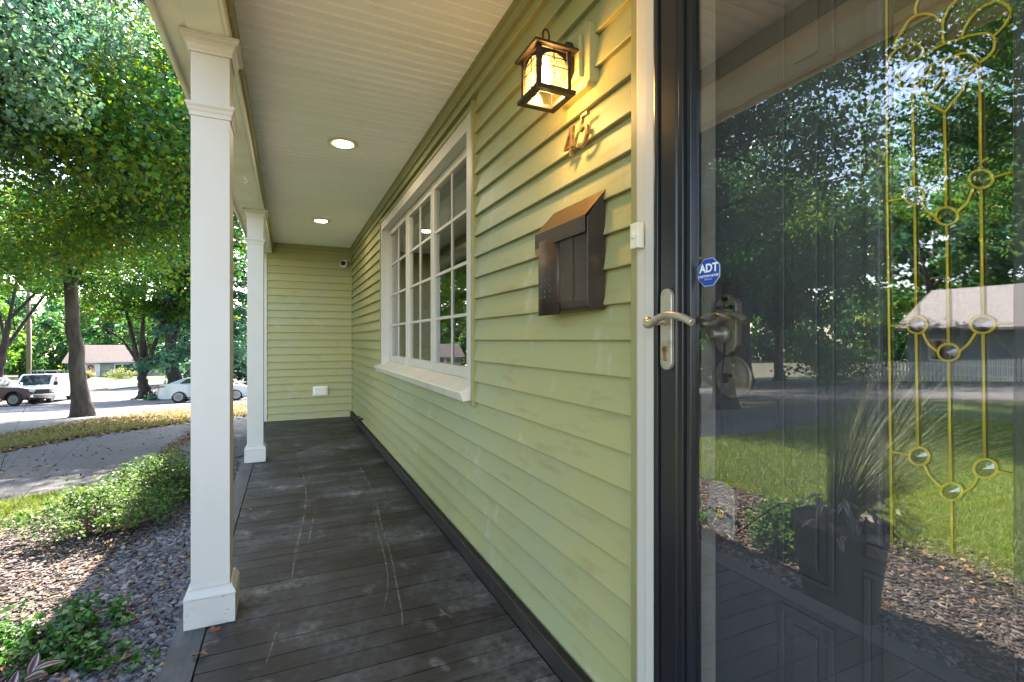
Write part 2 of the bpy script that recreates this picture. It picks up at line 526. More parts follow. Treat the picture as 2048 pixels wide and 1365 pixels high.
beam = empty('porch_beam', (-0.289, 3, 2.29))
tag(beam, 'cream boxed beam carried by the white posts', kind='structure')
def kid(name, mat, par, *a, bevel=0.0):
    o = bx(name, mat, None, *a, bevel=bevel); o.parent = par; o.matrix_parent_inverse = par.matrix_world.inverted(); return o
bpy.context.view_layer.update()
for (a, b) in ((FY0, 2.28), (2.2825, 5.07), (5.0725, 7.447)):
    kid('soffit_board', m_beam, beam, -0.352, -0.226, a, b, 2.29, 2.305, bevel=0.002)
kid('inner_face', m_beam, beam, -0.2255, -0.212, FY0, 7.447, 2.2925, 2.438)
for (a, b) in ((FY0, 2.16), (2.165, 4.93), (4.935, 7.447)):
    kid('frieze_board', m_olive_trim, beam, -0.2115, -0.196, a, b, 2.352, 2.4375, bevel=0.002)
kid('eave_soffit', m_beam, beam, -0.432, -0.3535, FY0, 12.0, 2.297, 2.309)
kid('fascia', m_beam, beam, -0.452, -0.433, FY0, 12.0, 2.272, 2.50, bevel=0.004)
kid('outer_face', m_beam, beam, -0.353, -0.34, FY0, 7.447, 2.31, 2.50)
# ceiling hook
hk = MB(); pts = []
for k in range(14):
    an = R(-110 + k * 22)
    pts.append((-0.289 + 0.014 * math.cos(an), 4.0, 2.252 + 0.014 * math.sin(an)))
pts += [(-0.289, 4.0, 2.275), (-0.289, 4.0, 2.29)]
h0 = hk.tube(pts[:11] + [(-0.289, 4.0, 2.272), (-0.289, 4.0, 2.291)], 0.0032, 6).build('ceiling_hook', m_plastic_white)
tag(h0, 'small white screw hook under the porch beam between the posts', 'hook')

# ================================================================= porch posts
def square_loft(mb, prof, cx=0, cy=0):
    vs = []; fs = []
    for (h, z) in prof:
        vs += [(cx - h, cy - h, z), (cx + h, cy - h, z), (cx + h, cy + h, z), (cx - h, cy + h, z)]
    for i in range(len(prof) - 1):
        for k in range(4):
            fs.append((i * 4 + k, i * 4 + (k + 1) % 4, i * 4 + 4 + (k + 1) % 4, i * 4 + 4 + k))
    fs.append((3, 2, 1, 0)); n = (len(prof) - 1) * 4; fs.append((n, n + 1, n + 2, n + 3))
    return mb.add(vs, fs)
def make_post(y, label):
    t = empty('porch_post', (-0.279, y, 0.001))
    tag(t, label, 'porch post', 'white square porch posts')
    square_loft(MB(), [(0.066, 0.10), (0.066, 2.245)]).build('shaft', m_white, t, 0.0015)
    square_loft(MB(), [(0.0865, 0.0), (0.0865, 0.108)]).build('plinth', m_plinth, t, 0.002)
    square_loft(MB(), [(0.087, 0.1085), (0.0885, 0.1135), (0.0875, 0.119), (0.079, 0.134), (0.0745, 0.139), (0.0745, 0.146), (0.0665, 0.1465)]).build('base_moulding', m_white, t)
    square_loft(MB(), [(0.0665, 1.975), (0.071, 1.977), (0.071, 1.992), (0.0745, 1.998), (0.0775, 2.008), (0.083, 2.016), (0.083, 2.026), (0.0665, 2.0265)]).build('neck_moulding', m_white, t)
    square_loft(MB(), [(0.0665, 2.222), (0.073, 2.2225), (0.073, 2.232), (0.077, 2.238), (0.079, 2.25), (0.086, 2.262), (0.096, 2.27), (0.098, 2.277), (0.102, 2.279), (0.102, 2.2885), (0.0665, 2.2887)]).build('capital', m_white, t)
    return t
make_post(2.297, 'white square porch post nearest the door, with dirt-flecked plinth')
make_post(5.083, 'smaller looking white porch post farther along, beside the driveway')

# ================================================================= house
house = empty('house', (0.85, 3.0, 0.0))
tag(house, 'olive green sided house with white window and black storm door', 'house')
bpy.context.view_layer.update()
HI = house.matrix_world.inverted()
def hpart(o):
    o.parent = house; o.matrix_parent_inverse = HI; return o
def sub(o, p):
    o.parent = p; o.matrix_parent_inverse = p.matrix_world.inverted(); return o

LAP = 0.1016
def lap_profile(x):      # outward is -x
    return [(x + 0.030, 0.0045), (x - 0.0125, 0.0045), (x - 0.0140, 0.0), (x - 0.0190, 0.0), (x - 0.0202, 0.0025), (x - 0.0192, 0.007), (x - 0.009, 0.055), (x + 0.0025, LAP + 0.008), (x + 0.030, LAP + 0.008)]
WX = 0.848
side_wall = hpart(MB().box(0.884, 0.96, -1.6, -0.075, -0.3, 2.43).box(0.884, 0.96, 0.905, 2.40, -0.3, 2.43).box(0.884, 0.96, 4.995, 7.46, -0.3, 2.43)
                  .box(0.884, 0.96, 2.40, 4.995, -0.3, 0.80).box(0.884, 0.96, 2.40, 4.995, 2.26, 2.43).box(0.884, 0.96, -0.075, 0.905, 2.13, 2.43).build('side_wall', m_dark_void))
bpy.context.view_layer.update()
def side_board(z, ya, yb):
    o = MB().prism([(p[0], p[1] + z) for p in lap_profile(WX)], 'y', ya, yb).build('siding_board', m_siding)
    return sub(o, side_wall)
z = 1.109 - 11 * LAP
k = 0
while z < 2.36:
    if z < 0.75 or z > 2.25:
        side_board(z, 1.043, 7.446)
    else:
        side_board(z, 1.043, 2.275 + random.uniform(-0.002, 0.001))
        side_board(z, 4.972, 7.440)
    side_board(z, -1.6, -0.19)
    if z > 2.22: side_board(z, -0.19, 1.043)
    z += LAP; k += 1
for (ya, yb, za, zb, nm) in ((2.272, 2.298, 0.78, 2.29, 'j_channel'), (4.952, 4.972, 0.86, 2.29, 'j_channel'), (1.021, 1.046, 0.0, 2.24, 'j_channel')):
    sub(bx(nm, m_olive_trim, None, 0.820, 0.884, ya, yb, za, zb, 0.002), side_wall)
sub(bx('j_channel', m_olive_trim, None, 0.826, 0.884, 2.299, 4.951, 2.262, 2.288, 0.002), side_wall)
sub(MB().prism([(0.884, 2.4395), (0.800, 2.4395), (0.800, 2.431), (0.812, 2.428), (0.812, 2.410), (0.822, 2.402), (0.822, 2.385), (0.884, 2.385)], 'y', -1.6, 7.446).build('frieze_trim', m_olive_trim), side_wall)
sub(MB().box(0.826, 0.84, 7.425, 7.4465, 0.0, 2.385).build('corner_trim', m_olive_trim), side_wall)

end_wall = hpart(MB().box(-0.285, 1.0, 7.492, 7.56, -0.4, 2.43).build('end_wall', m_dark_void))
bpy.context.view_layer.update()
z = 1.109 - 11 * LAP
while z < 2.36:
    prof = [(7.462 + (p[0] - WX), p[1] + z) for p in lap_profile(WX)]
    sub(MB().prism(prof, 'x', -0.272, 0.838).build('siding_board', m_siding), end_wall)
    z += LAP
sub(bx('corner_board', m_white, None, -0.325, -0.272, 7.438, 7.53, -0.3, 2.29, 0.003), end_wall)
sub(MB().prism([(7.49, 2.4395), (7.425, 2.4395), (7.425, 2.425), (7.436, 2.41), (7.436, 2.37), (7.49, 2.37)], 'x', -0.20, 0.825).build('frieze_trim', m_olive_trim), end_wall)
# body of the house behind the porch, and its roof
hpart(MB().box(-0.28, 6.5, 7.565, 12.0, -0.9, 2.5).box(5.2, 6.5, -1.6, 7.56, -0.5, 2.5).build('rear_wall', m_siding))
hpart(MB().box(0.965, 5.2, -1.6, 7.49, -0.12, -0.02).build('room_floor', m_room))
hpart(MB().box(0.965, 5.2, -1.6, 7.49, 2.435, 2.47).build('room_ceiling', m_room))
hpart(MB().box(0.965, 5.2, 1.35, 1.42, -0.02, 2.43).box(3.2, 3.3, 1.42, 7.49, -0.02, 2.43).box(2.2, 2.3, -1.6, 1.35, -0.02, 2.43).build('room_wall', m_room))
roof = hpart(MB().prism([(-0.53, 2.50), (-0.53, 2.56), (3.0, 3.95), (6.8, 2.46), (6.8, 2.40), (3.0, 3.86), (-0.44, 2.50)], 'y', -1.9, 12.4).build('roof', m_shingle))
# the gap between ceiling and roof is closed
hpart(bx('gable_wall', m_siding, None, -0.33, 0.83, -1.62, -1.6, 2.44, 2.55))

# ---------------------------------------------------------------- window
win = empty('window', (0.88, 3.6, 0.85)); hpart(win); bpy.context.view_layer.update()
def wp(o): return sub(o, win)
GX = 0.912
wp(bx('side_casing', m_white, None, 0.828, 0.9, 2.299, 2.385, 0.862, 2.261, 0.003))
wp(bx('side_casing', m_white, None, 0.828, 0.9, 4.905, 4.951, 0.862, 2.261, 0.003))
wp(bx('head_casing', m_white, None, 0.830, 0.9, 2.3855, 4.9045, 2.185, 2.260, 0.003))
wp(MB().box(0.9, 0.99, 2.38, 2.47, 0.86, 2.26).box(0.9, 0.99, 4.92, 5.0, 0.86, 2.26).box(0.9005, 0.99, 2.47, 4.92, 2.20, 2.259).box(0.935, 0.99, 2.47, 4.92, 0.80, 0.88).build('frame', m_white))
sill = MB().prism([(0.95, 0.90), (0.905, 0.896), (0.778, 0.852), (0.770, 0.846), (0.792, 0.800), (0.86, 0.808), (0.95, 0.82)], 'y', 2.325, 4.99)
wp(sill.build('sill', m_sill, None, 0.003))
m_room_blind = M('pale_blind', (0.55, 0.55, 0.50), 0.8)
for i, (ya, yb) in enumerate(((2.475, 3.295), (3.305, 4.095), (4.105, 4.915))):
    xo = GX - 0.004 * (i == 0)
    st = 0.048
    s = MB()
    z0, z1 = 0.897, 2.182
    s.box(xo - 0.012, xo + 0.03, ya, ya + st, z0, z1).box(xo - 0.012, xo + 0.03, yb - st, yb, z0, z1)
    s.box(xo - 0.0115, xo + 0.03, ya + st, yb - st, z0, z0 + 0.062).box(xo - 0.0115, xo + 0.03, ya + st, yb - st, z1 - 0.052, z1)
    wp(s.build('sash', m_white, None, 0.0025))
    g0, g1, h0, h1 = ya + st, yb - st, z0 + 0.062, z1 - 0.052
    mb = MB()
    wp(bx('vertical_muntin', m_white, None, xo - 0.002, xo + 0.0052, (g0 + g1) / 2 - 0.009, (g0 + g1) / 2 + 0.009, h0, h1))
    for q in (1, 2, 3):
        zz = h0 + (h1 - h0) * q / 4
        wp(bx('muntin', m_white, None, xo - 0.0025, xo + 0.0055, g0, g1, zz - 0.009, zz + 0.009))
    for c in range(2):
        for r_ in range(4):
            ga = g0 + (g1 - g0) * c / 2; gb = g0 + (g1 - g0) * (c + 1) / 2
            ha = h0 + (h1 - h0) * r_ / 4; hb = h0 + (h1 - h0) * (r_ + 1) / 4
            o = pane_x(xo + 0.006, ga, gb, ha, hb).build('pane', m_winglass, raw=True)
            wp(o)
    if i < 2:
        wp(bx('mullion', m_white, None, GX - 0.02, GX + 0.04, yb + 0.0005, yb + 0.0095, z0 - 0.004, z1 + 0.006))
# raised slatted blind inside each sash top, gathered
for i, (ya, yb) in enumerate(((2.54, 3.24), (3.35, 4.05), (4.15, 4.87))):
    mb = MB()
    for q in range(14):
        mb.box(1.03, 1.055, ya, yb, 2.13 - q * 0.016, 2.134 - q * 0.016)
    wp(mb.build('blind', m_room_blind))

# ---------------------------------------------------------------- door trim, storm door
trim = MB()
def brick(ya, yb):
    return [(0.90, ya), (0.814, ya), (0.806, ya + 0.004), (0.806, ya + 0.032), (0.811, ya + 0.036), (0.813, yb - 0.012), (0.818, yb), (0.90, yb)]
dt = empty('door_casing', (0.85, 0.9, 0)); hpart(dt); bpy.context.view_layer.update()
sub(MB().prism(brick(0.938, 1.0205), 'z', 0.002, 2.135).build('side_casing', m_white, None, 0.0015), dt)
sub(MB().prism([(p[0], 2 * 0.4225 - p[1]) for p in brick(0.938, 1.0205)], 'z', 0.002, 2.135).build('side_casing', m_white, None, 0.0015), dt)
sub(bx('head_casing', m_white, None, 0.808, 0.9, -0.176, 1.0205, 2.1355, 2.222, 0.002), dt)
sub(bx('jamb', m_jamb, None, 0.846, 1.02, 0.872, 0.904, 0.03, 2.1, 0.001), dt)
sub(bx('jamb', m_jamb, None, 0.846, 1.02, -0.074, -0.045, 0.03, 2.1, 0.001), dt)
sub(bx('head_jamb', m_white, None, 0.846, 1.02, -0.045, 0.872, 2.07, 2.1), dt)
sub(bx('threshold', m_nickel, None, 0.80, 1.02, -0.075, 0.905, 0.0005, 0.028, 0.004), dt)

storm = empty('storm_door', (0.82, 0.9, 0.03)); hpart(storm); bpy.context.view_layer.update()
stile = [(0.842, 0.9365), (0.802, 0.9365), (0.800, 0.930), (0.800, 0.921), (0.812, 0.918), (0.812, 0.914), (0.803, 0.912), (0.802, 0.862), (0.806, 0.860), (0.806, 0.857), (0.803, 0.855), (0.804, 0.843), (0.815, 0.841), (0.815, 0.838), (0.810, 0.836), (0.813, 0.827), (0.828, 0.824), (0.842, 0.824)]
sub(MB().prism(stile, 'z', 0.03, 2.132).build('stile', m_black, None, 0.001), storm)
sub(MB().prism([(p[0], 0.845 - p[1]) for p in stile], 'z', 0.03, 2.132).build('stile', m_black, None, 0.001), storm)
sub(bx('top_rail', m_black, None, 0.806, 0.84, 0.0215, 0.8235, 2.05, 2.131, 0.003), storm)
sub(bx('bottom_rail', m_black, None, 0.806, 0.84, 0.0215, 0.8235, 0.03, 0.11, 0.003), storm)
sub(pane_x(0.826, 0.0215, 0.8235, 0.11, 2.05).build('glass_pane', m_glass, raw=True), storm)
# lock plate with lever and keyhole
def rounded(yc, zc, w, h, r, n=8):
    out = []
    for (sy, sz, a0) in ((1, 1, 0), (-1, 1, 90), (-1, -1, 180), (1, -1, 270)):
        for k in range(n + 1):
            a = R(a0 + 90 * k / n)
            out.append((yc + sy * (w / 2 - r) + r * math.cos(a), zc + sz * (h / 2 - r) + r * math.sin(a)))
    return out
LPY = 0.884
sub(MB().prism(rounded(LPY, 1.134, 0.036, 0.188, 0.0178), 'x', 0.792, 0.8025).build('lock_plate', m_nickel, None, 0.002), storm)
lev = MB()
lp = smooth_curve([(0.800, LPY, 1.152), (0.775, LPY, 1.152), (0.757, LPY + 0.012, 1.150)], 3)
lev.tube([(0.80, LPY, 1.152), (0.765, LPY, 1.152)], 0.009, 10)
arm = smooth_curve([(0.765, LPY + 0.026, 1.160), (0.758, LPY + 0.021, 1.148), (0.757, LPY + 0.008, 1.148), (0.758, LPY - 0.012, 1.157), (0.760, LPY - 0.045, 1.165), (0.764, LPY - 0.08, 1.158), (0.770, LPY - 0.105, 1.146)], 5)
nA = len(arm)
lev.tube(arm, [0.0085 + 0.0035 * math.sin(math.pi * min(1, i / (nA * 0.35))) * (i < nA * 0.35) for i in range(nA)], 10)
sub(lev.build('lever', m_nickel), storm)
sub(MB().prism(rounded(LPY, 1.088, 0.0165, 0.0165, 0.0082), 'x', 0.788, 0.7915).prism(rounded(LPY, 1.074, 0.009, 0.026, 0.004), 'x', 0.7885, 0.7915).build('key_cylinder', m_number), storm)
sub(MB().prism(rounded(LPY, 1.0885, 0.003, 0.009, 0.0012), 'x', 0.7872, 0.7878).build('keyhole', m_plastic_black), storm)
# inside lever of the storm door, seen through the pane
il = MB(); arm = smooth_curve([(0.86, 0.84, 1.146), (0.872, 0.82, 1.148), (0.872, 0.78, 1.165), (0.87, 0.745, 1.160), (0.866, 0.728, 1.148)], 5)
il.tube(arm, 0.0085, 8); il.tube([(0.842, 0.84, 1.15), (0.866, 0.84, 1.15)], 0.008, 8)
sub(il.build('inside_lever', m_nickel_dimmed), storm)

# ---------------------------------------------------------------- entry door behind the pane
door = empty('entry_door', (0.94, 0.41, 0.03)); hpart(door); bpy.context.view_layer.update()
DX = 0.935
LX = 0.944
LY0, LY1, LZ0, LZ1 = 0.335, 0.503, 0.752, 1.90
slab = MB()
slab.box(DX, DX + 0.042, LY1 + 0.0, 0.871, 0.032, 2.068).box(DX, DX + 0.042, -0.044, LY0, 0.032, 2.068)
slab.box(DX, DX + 0.042, LY0, LY1, 0.032, LZ0).box(DX, DX + 0.042, LY0, LY1, LZ1, 2.068)
sub(slab.build('slab', m_door), door)
def raised(ya, yb, za, zb):
    mb = MB()
    w = 0.012
    mb.box(DX - 0.006, DX - 0.0005, ya, yb, za, za + w).box(DX - 0.006, DX - 0.0005, ya, yb, zb - w, zb)
    mb.box(DX - 0.006, DX - 0.0005, ya, ya + w, za + w, zb - w).box(DX - 0.006, DX - 0.0005, yb - w, yb, za + w, zb - w)
    mb.prism([(ya + 0.032, za + 0.032), (yb - 0.032, za + 0.032), (yb - 0.032, zb - 0.032), (ya + 0.032, zb - 0.032)], 'x', DX - 0.007, DX - 0.0005)
    sub(mb.build('panel', m_door, None, 0.002), door)
for (ya, yb) in ((0.586, 0.70), (0.135, 0.249)):
    raised(ya, yb, 0.63, 1.575); raised(ya, yb, 1.635, 1.95); raised(ya, yb, 0.14, 0.565)
raised(0.30, 0.535, 0.14, 0.70)
fr = MB()
w = 0.026
for (a, b, c, d) in ((LY0 - w, LY1 + w, LZ0 - w, LZ0), (LY0 - w, LY1 + w, LZ1, LZ1 + w), (LY0 - w, LY0, LZ0, LZ1), (LY1, LY1 + w, LZ0, LZ1)):
    fr.box(DX - 0.012, DX - 0.0008, a, b, c, d)
sub(fr.build('lite_frame', m_door, None, 0.004), door)
sub(pane_x(LX, LY0, LY1, LZ0, LZ1).build('lite_pane', m_lite, raw=True), door)
sub(bx('backing_pane', M('textured_privacy_glass', (0.02, 0.03, 0.028), 0.25, bump=[(70, 0.5, None)]), None, LX + 0.012, LX + 0.018, LY0, LY1, LZ0, LZ1), door)
CX = LX - 0.0045
def came(pts, rad=0.0020, n=5, straight=False):
    P = [(CX, *wall_pt(px, py, CX)) for px, py in pts]
    P = [(x, min(max(y, LY0), LY1), min(max(zz, LZ0), LZ1)) for x, y, zz in P]
    if not straight: P = smooth_curve(P, n)
    sub(MB().tube(P, rad, 6).build('came', m_brass), door)
def r3(L): return [(1740 + x * 0.1758, y * 0.1758) for x, y in L]
for L_ in (
    [(545, 0), (515, 90), (520, 165)], [(520, 180), (440, 235), (390, 310), (320, 420), (285, 490), (285, 560)],
    [(520, 180), (620, 160), (720, 180), (800, 240), (825, 255)], [(985, 0), (900, 90), (850, 190), (825, 255), (828, 380), (828, 500)],
    [(615, 610), (570, 530), (500, 490), (420, 495), (330, 545), (270, 590), (215, 680), (190, 770), (215, 830), (270, 865), (340, 870)],
    [(340, 870), (370, 820), (430, 740), (500, 690), (610, 630), (750, 550), (850, 500), (1000, 450), (1150, 405), (1300, 385), (1400, 420), (1415, 500), (1395, 580), (1330, 660), (1240, 720)],
    [(1045, 415), (1080, 310), (1150, 200), (1250, 100), (1350, 45), (1450, 15), (1550, 60), (1600, 130), (1570, 230), (1500, 320), (1410, 410)],
    [(340, 870), (330, 950), (370, 1010), (480, 1010)],
    [(480, 990), (510, 930), (580, 830), (690, 750), (835, 685), (960, 640), (1010, 620), (1120, 610), (1190, 650), (1230, 710)],
    [(1000, 640), (1020, 690), (1080, 740), (1160, 745), (1220, 735)], [(835, 690), (835, 780), (835, 860)],
    [(480, 990), (560, 960), (640, 870), (690, 790), (690, 750)], [(480, 1040), (560, 1070), (640, 1060), (720, 1010), (790, 930), (830, 870)],
    [(840, 860), (900, 900), (990, 905), (1070, 880), (1150, 820), (1230, 740)], [(1070, 890), (1070, 960), (1030, 1050), (950, 1150), (880, 1240), (850, 1270)],
    [(615, 1070), (625, 1130), (670, 1180), (760, 1230), (845, 1280)],
    # the arch above the motif
    [(545, 0), (640, -150), (760, -220), (880, -180), (985, 0)], [(1450, 15), (1300, -160), (1130, -200), (985, 0)]):
    came(r3(L_))
for L_ in ([(1771, -90), (1773, 320), (1779, 760), (1783, 1085)], [(2031, -400), (2030, 320), (2038, 760), (2046, 1120)],
           [(1824.7, 183), (1827, 375)], [(1828.7, 408), (1832, 634)], [(1832, 668), (1835, 896)],
           [(1888.5, 223), (1891.6, 415)], [(1893, 450), (1896.4, 689)], [(1897, 721), (1900.5, 967)], [(1902.4, 1000), (1903, 1110)],
           [(1958.9, 130), (1961, 341)], [(1961.6, 376), (1964.8, 633)], [(1965.8, 666), (1968.5, 920)]):
    came(L_, 0.0021, straight=True)
for L_ in ([(1773.9, 403), (1790, 400.5), (1807, 396.8)], [(1842.6, 403.9), (1851.3, 420), (1871, 434.5)], [(1914, 424.8), (1933.5, 405.5), (1944.8, 377)], [(1986, 355.5), (2008, 349), (2030, 343)],
           [(1778, 652), (1796, 652), (1814, 652)], [(1844.8, 665), (1856, 687.7), (1875, 704)], [(1917.4, 703.8), (1936.7, 687.7), (1951, 666)], [(1988, 647.5), (2010, 648), (2037, 648)],
           [(1781, 904), (1800, 907), (1819, 911)], [(1847.7, 931), (1860.6, 954.6), (1882, 975)], [(1923.5, 987.4), (1942.7, 974.5), (1954.4, 953.5)], [(1993, 944), (2018, 948), (2044, 953)]):
    came(L_)
m_jewel = M_glass('cut_glass_jewel', 2.2, (0.45, 0.5, 0.5))
for (cx, cy, rx, ry) in ((1827.7, 391.6, 20, 17), (1893.2, 432.9, 22, 17.7), (1961.6, 358.7, 24, 18.4), (1833.5, 650.6, 19.5, 17), (1897, 705.4, 21.3, 17), (1964.8, 649.6, 24, 17), (1837.9, 913, 19.5, 17.5), (1902.4, 983.5, 21.5, 17), (1970.3, 937.5, 23.5, 18.8)):
    ring = [(CX, *wall_pt(cx + rx * math.cos(2 * math.pi * k / 20), cy + ry * math.sin(2 * math.pi * k / 20), CX)) for k in range(20)]
    sub(MB().tube(ring, 0.0022, 6, closed=True).build('came_ring', m_brass), door)
    yc, zc = wall_pt(cx, cy, CX)
    vs = [(CX - 0.008, yc, zc)] + [ring[k] for k in range(0, 20, 2)]
    sub(MB().add(vs, [(0, 1 + k, 1 + (k + 1) % 10) for k in range(10)]).build('jewel', m_jewel), door)
# keypad lock with lever, lower round lock, on the entry door
KY, KZ = 0.822, 1.148
kp = []
for (y_, z_) in ((-0.030, -0.050), (-0.030, 0.045), (-0.022, 0.055), (-0.012, 0.057), (-0.006, 0.066), (0.006, 0.066), (0.012, 0.057), (0.022, 0.055), (0.030, 0.045), (0.030, -0.050), (0.018, -0.064), (0, -0.074), (-0.018, -0.064)):
    kp.append((KY + y_, KZ + z_))
sub(MB().prism(kp, 'x', DX - 0.022, DX - 0.001).build('keypad_plate', m_nickel_dimmed, None, 0.003), door)
for r_ in range(2):
    for c in range(5):
        sub(MB().lathe([(0.0045, 0), (0.0045, -0.004), (0.003, -0.005)], (DX - 0.0225, KY - 0.0215 + c * 0.0107, KZ + 0.036 - r_ * 0.0185), 'x', 10).build('key_button', m_plastic_black), door)
sub(MB().prism(rounded(KY, KZ + 0.055, 0.017, 0.009, 0.004), 'x', DX - 0.026, DX - 0.0222).build('key_button', m_plastic_black), door)
sub(MB().lathe([(0.020, 0), (0.020, -0.012), (0.016, -0.016), (0.009, -0.02), (0.009, -0.045)], (DX - 0.0225, KY, KZ - 0.025), 'x', 20).build('lever_rose', m_nickel_dimmed), door)
RY, RZ = 0.812, 1.024
sub(MB().lathe([(0.050, 0), (0.050, -0.008), (0.046, -0.012), (0.042, -0.008), (0.040, -0.008), (0.034, -0.011), (0.01, -0.014)], (DX - 0.001, RY, RZ), 'x', 36).build('round_lock', m_nickel_dimmed), door)
sub(MB().tube([(DX - 0.015, RY, RZ + 0.004), (DX - 0.032, RY + 0.004, RZ + 0.006)], 0.004, 8).box(DX - 0.036, DX - 0.03, RY - 0.004, RY + 0.006, RZ - 0.012, RZ + 0.010).build('thumb_turn', m_bronze), door)
# ================================================================= things on the house
def text_mesh(body, size, extrude, mat, name, align='CENTER', bold=0.0):
    cu = bpy.data.curves.new('t_' + name, 'FONT')
    cu.body = body; cu.size = size; cu.extrude = extrude; cu.align_x = align; cu.align_y = 'CENTER'
    cu.offset = bold; cu.resolution_u = 4
    o = bpy.data.objects.new('tmp', cu); C.objects.link(o)
    bpy.context.view_layer.update()
    dg = bpy.context.evaluated_depsgraph_get()
    me = bpy.data.meshes.new_from_object(o.evaluated_get(dg))
    bpy.data.objects.remove(o)
    me.materials.clear(); me.materials.append(mat)
    me.name = name
    return me
# text faces -X: local x -> -Y, local y -> +Z, local z -> -X
ROT_W = Matrix(((0, 0, -1), (-1, 0, 0), (0, 1, 0))).to_4x4()

# --- lantern
lan = empty('wall_lantern', (0.835, 1.32, 1.97))
tag(lan, 'lit bronze carriage lantern on the siding above the house number', 'lantern')
bpy.context.view_layer.update()
def lp_(o): return sub(o, lan)
LC = (0.712, 1.315)
# olive mounting block
def notched(cy, cz, w, h, c):
    return [(cy - w + c, cz - h), (cy + w - c, cz - h), (cy + w - c, cz - h + c * 0.6), (cy + w, cz - h + c), (cy + w, cz + h - c), (cy + w - c, cz + h - c * 0.4), (cy + w - c, cz + h), (cy - w + c, cz + h), (cy - w + c, cz + h - c * 0.4), (cy - w, cz + h - c), (cy - w, cz - h + c), (cy - w + c, cz - h + c * 0.6)]
lp_(MB().prism(notched(1.32, 1.97, 0.092, 0.098, 0.014), 'x', 0.812, 0.846).build('mounting_block', m_siding, None, 0.002))
lp_(MB().box(0.796, 0.8115, 1.262, 1.378, 1.905, 2.035).build('mounting_face', m_siding, None, 0.003))
bp = [(1.287, 1.925), (1.300, 1.912), (1.340, 1.912), (1.353, 1.925), (1.353, 2.010), (1.343, 2.026), (1.297, 2.026), (1.287, 2.010)]
lp_(MB().prism(bp, 'x', 0.774, 0.7955).build('backplate', m_bronze, None, 0.003))
arm = smooth_curve([(0.782, 1.32, 1.935), (0.765, 1.318, 1.925), (0.755, 1.316, 1.945), (0.76, 1.316, 1.965)], 4)
lp_(MB().tube(arm, 0.007, 8).box(0.755, 0.785, 1.312, 1.326, 1.96, 1.975).build('arm', m_bronze))
bh, bz0, bz1 = 0.050, 1.852, 1.968
fr_ = MB()
for sx in (-1, 1):
    for sy in (-1, 1):
        x0 = LC[0] + sx * bh; y0 = LC[1] + sy * bh
        lp_(MB().box(x0 - 0.0065, x0 + 0.0065, y0 - 0.0065, y0 + 0.0065, bz0, bz1).build('corner_post', m_bronze, None, 0.001))
rim = MB()
for (a, b, c, d) in ((-0.066, 0.066, -0.069, -0.043), (-0.066, 0.066, 0.043, 0.069), (-0.066, -0.042, -0.043, 0.043), (0.042, 0.066, -0.043, 0.043)):
    rim.box(LC[0] + a, LC[0] + b, LC[1] + c, LC[1] + d, 1.838, 1.8515)
lp_(rim.build('bottom_rim', m_bronze, None, 0.003))
hood = MB()
vs = []
for (h, zz) in ((0.072, 1.968), (0.073, 1.975), (0.045, 1.992), (0.018, 2.012), (0.010, 2.018)):
    vs += [(LC[0] - h, LC[1] - h, zz), (LC[0] + h, LC[1] - h, zz), (LC[0] + h, LC[1] + h, zz), (LC[0] - h, LC[1] + h, zz)]
fs = [(i * 4 + k, i * 4 + (k + 1) % 4, i * 4 + 4 + (k + 1) % 4, i * 4 + 4 + k) for i in range(4) for k in range(4)]
fs += [(3, 2, 1, 0), (16, 17, 18, 19)]
lp_(hood.add(vs, fs).build('hood', m_bronze, None, 0.001))
loop = [(LC[0] + 0.011 * math.cos(a), LC[1], 2.036 + 0.019 * math.sin(a)) for a in [2 * math.pi * k / 18 for k in range(18)]]
lp_(MB().tube(loop, 0.0028, 6, closed=True).build('hanging_loop', m_bronze))
# arched top infill + thin glazing bars on every side
def side_bars(face):
    mb = MB()
    def P(a, zz, off=0.0):
        if face == 'ym': return (LC[0] + a, LC[1] - bh - off, zz)
        if face == 'yp': return (LC[0] + a, LC[1] + bh + off, zz)
        if face == 'xm': return (LC[0] - bh - off, LC[1] + a, zz)
        return (LC[0] + bh + off, LC[1] + a, zz)
    mb.tube([P(0, bz0), P(0, bz1)], 0.0016, 5)
    mb.tube([P(-bh, 1.918), P(bh, 1.918)], 0.0016, 5)
    mb.tube([P(-bh, 1.944), P(bh, 1.944)], 0.0016, 5)
    arc = [P(0.042 * math.cos(a), 1.925 + 0.033 * math.sin(a)) for a in [math.pi * k / 10 for k in range(11)]]
    top = [P(0.042 * math.cos(math.pi * k / 10), 1.967) for k in range(11)]
    mb.add(arc + top, [(k, k + 1, 12 + k, 11 + k) for k in range(10)])
    lp_(mb.build('glazing_bars', m_bronze))
for fce in ('ym', 'xm', 'yp', 'xp'): side_bars(fce)
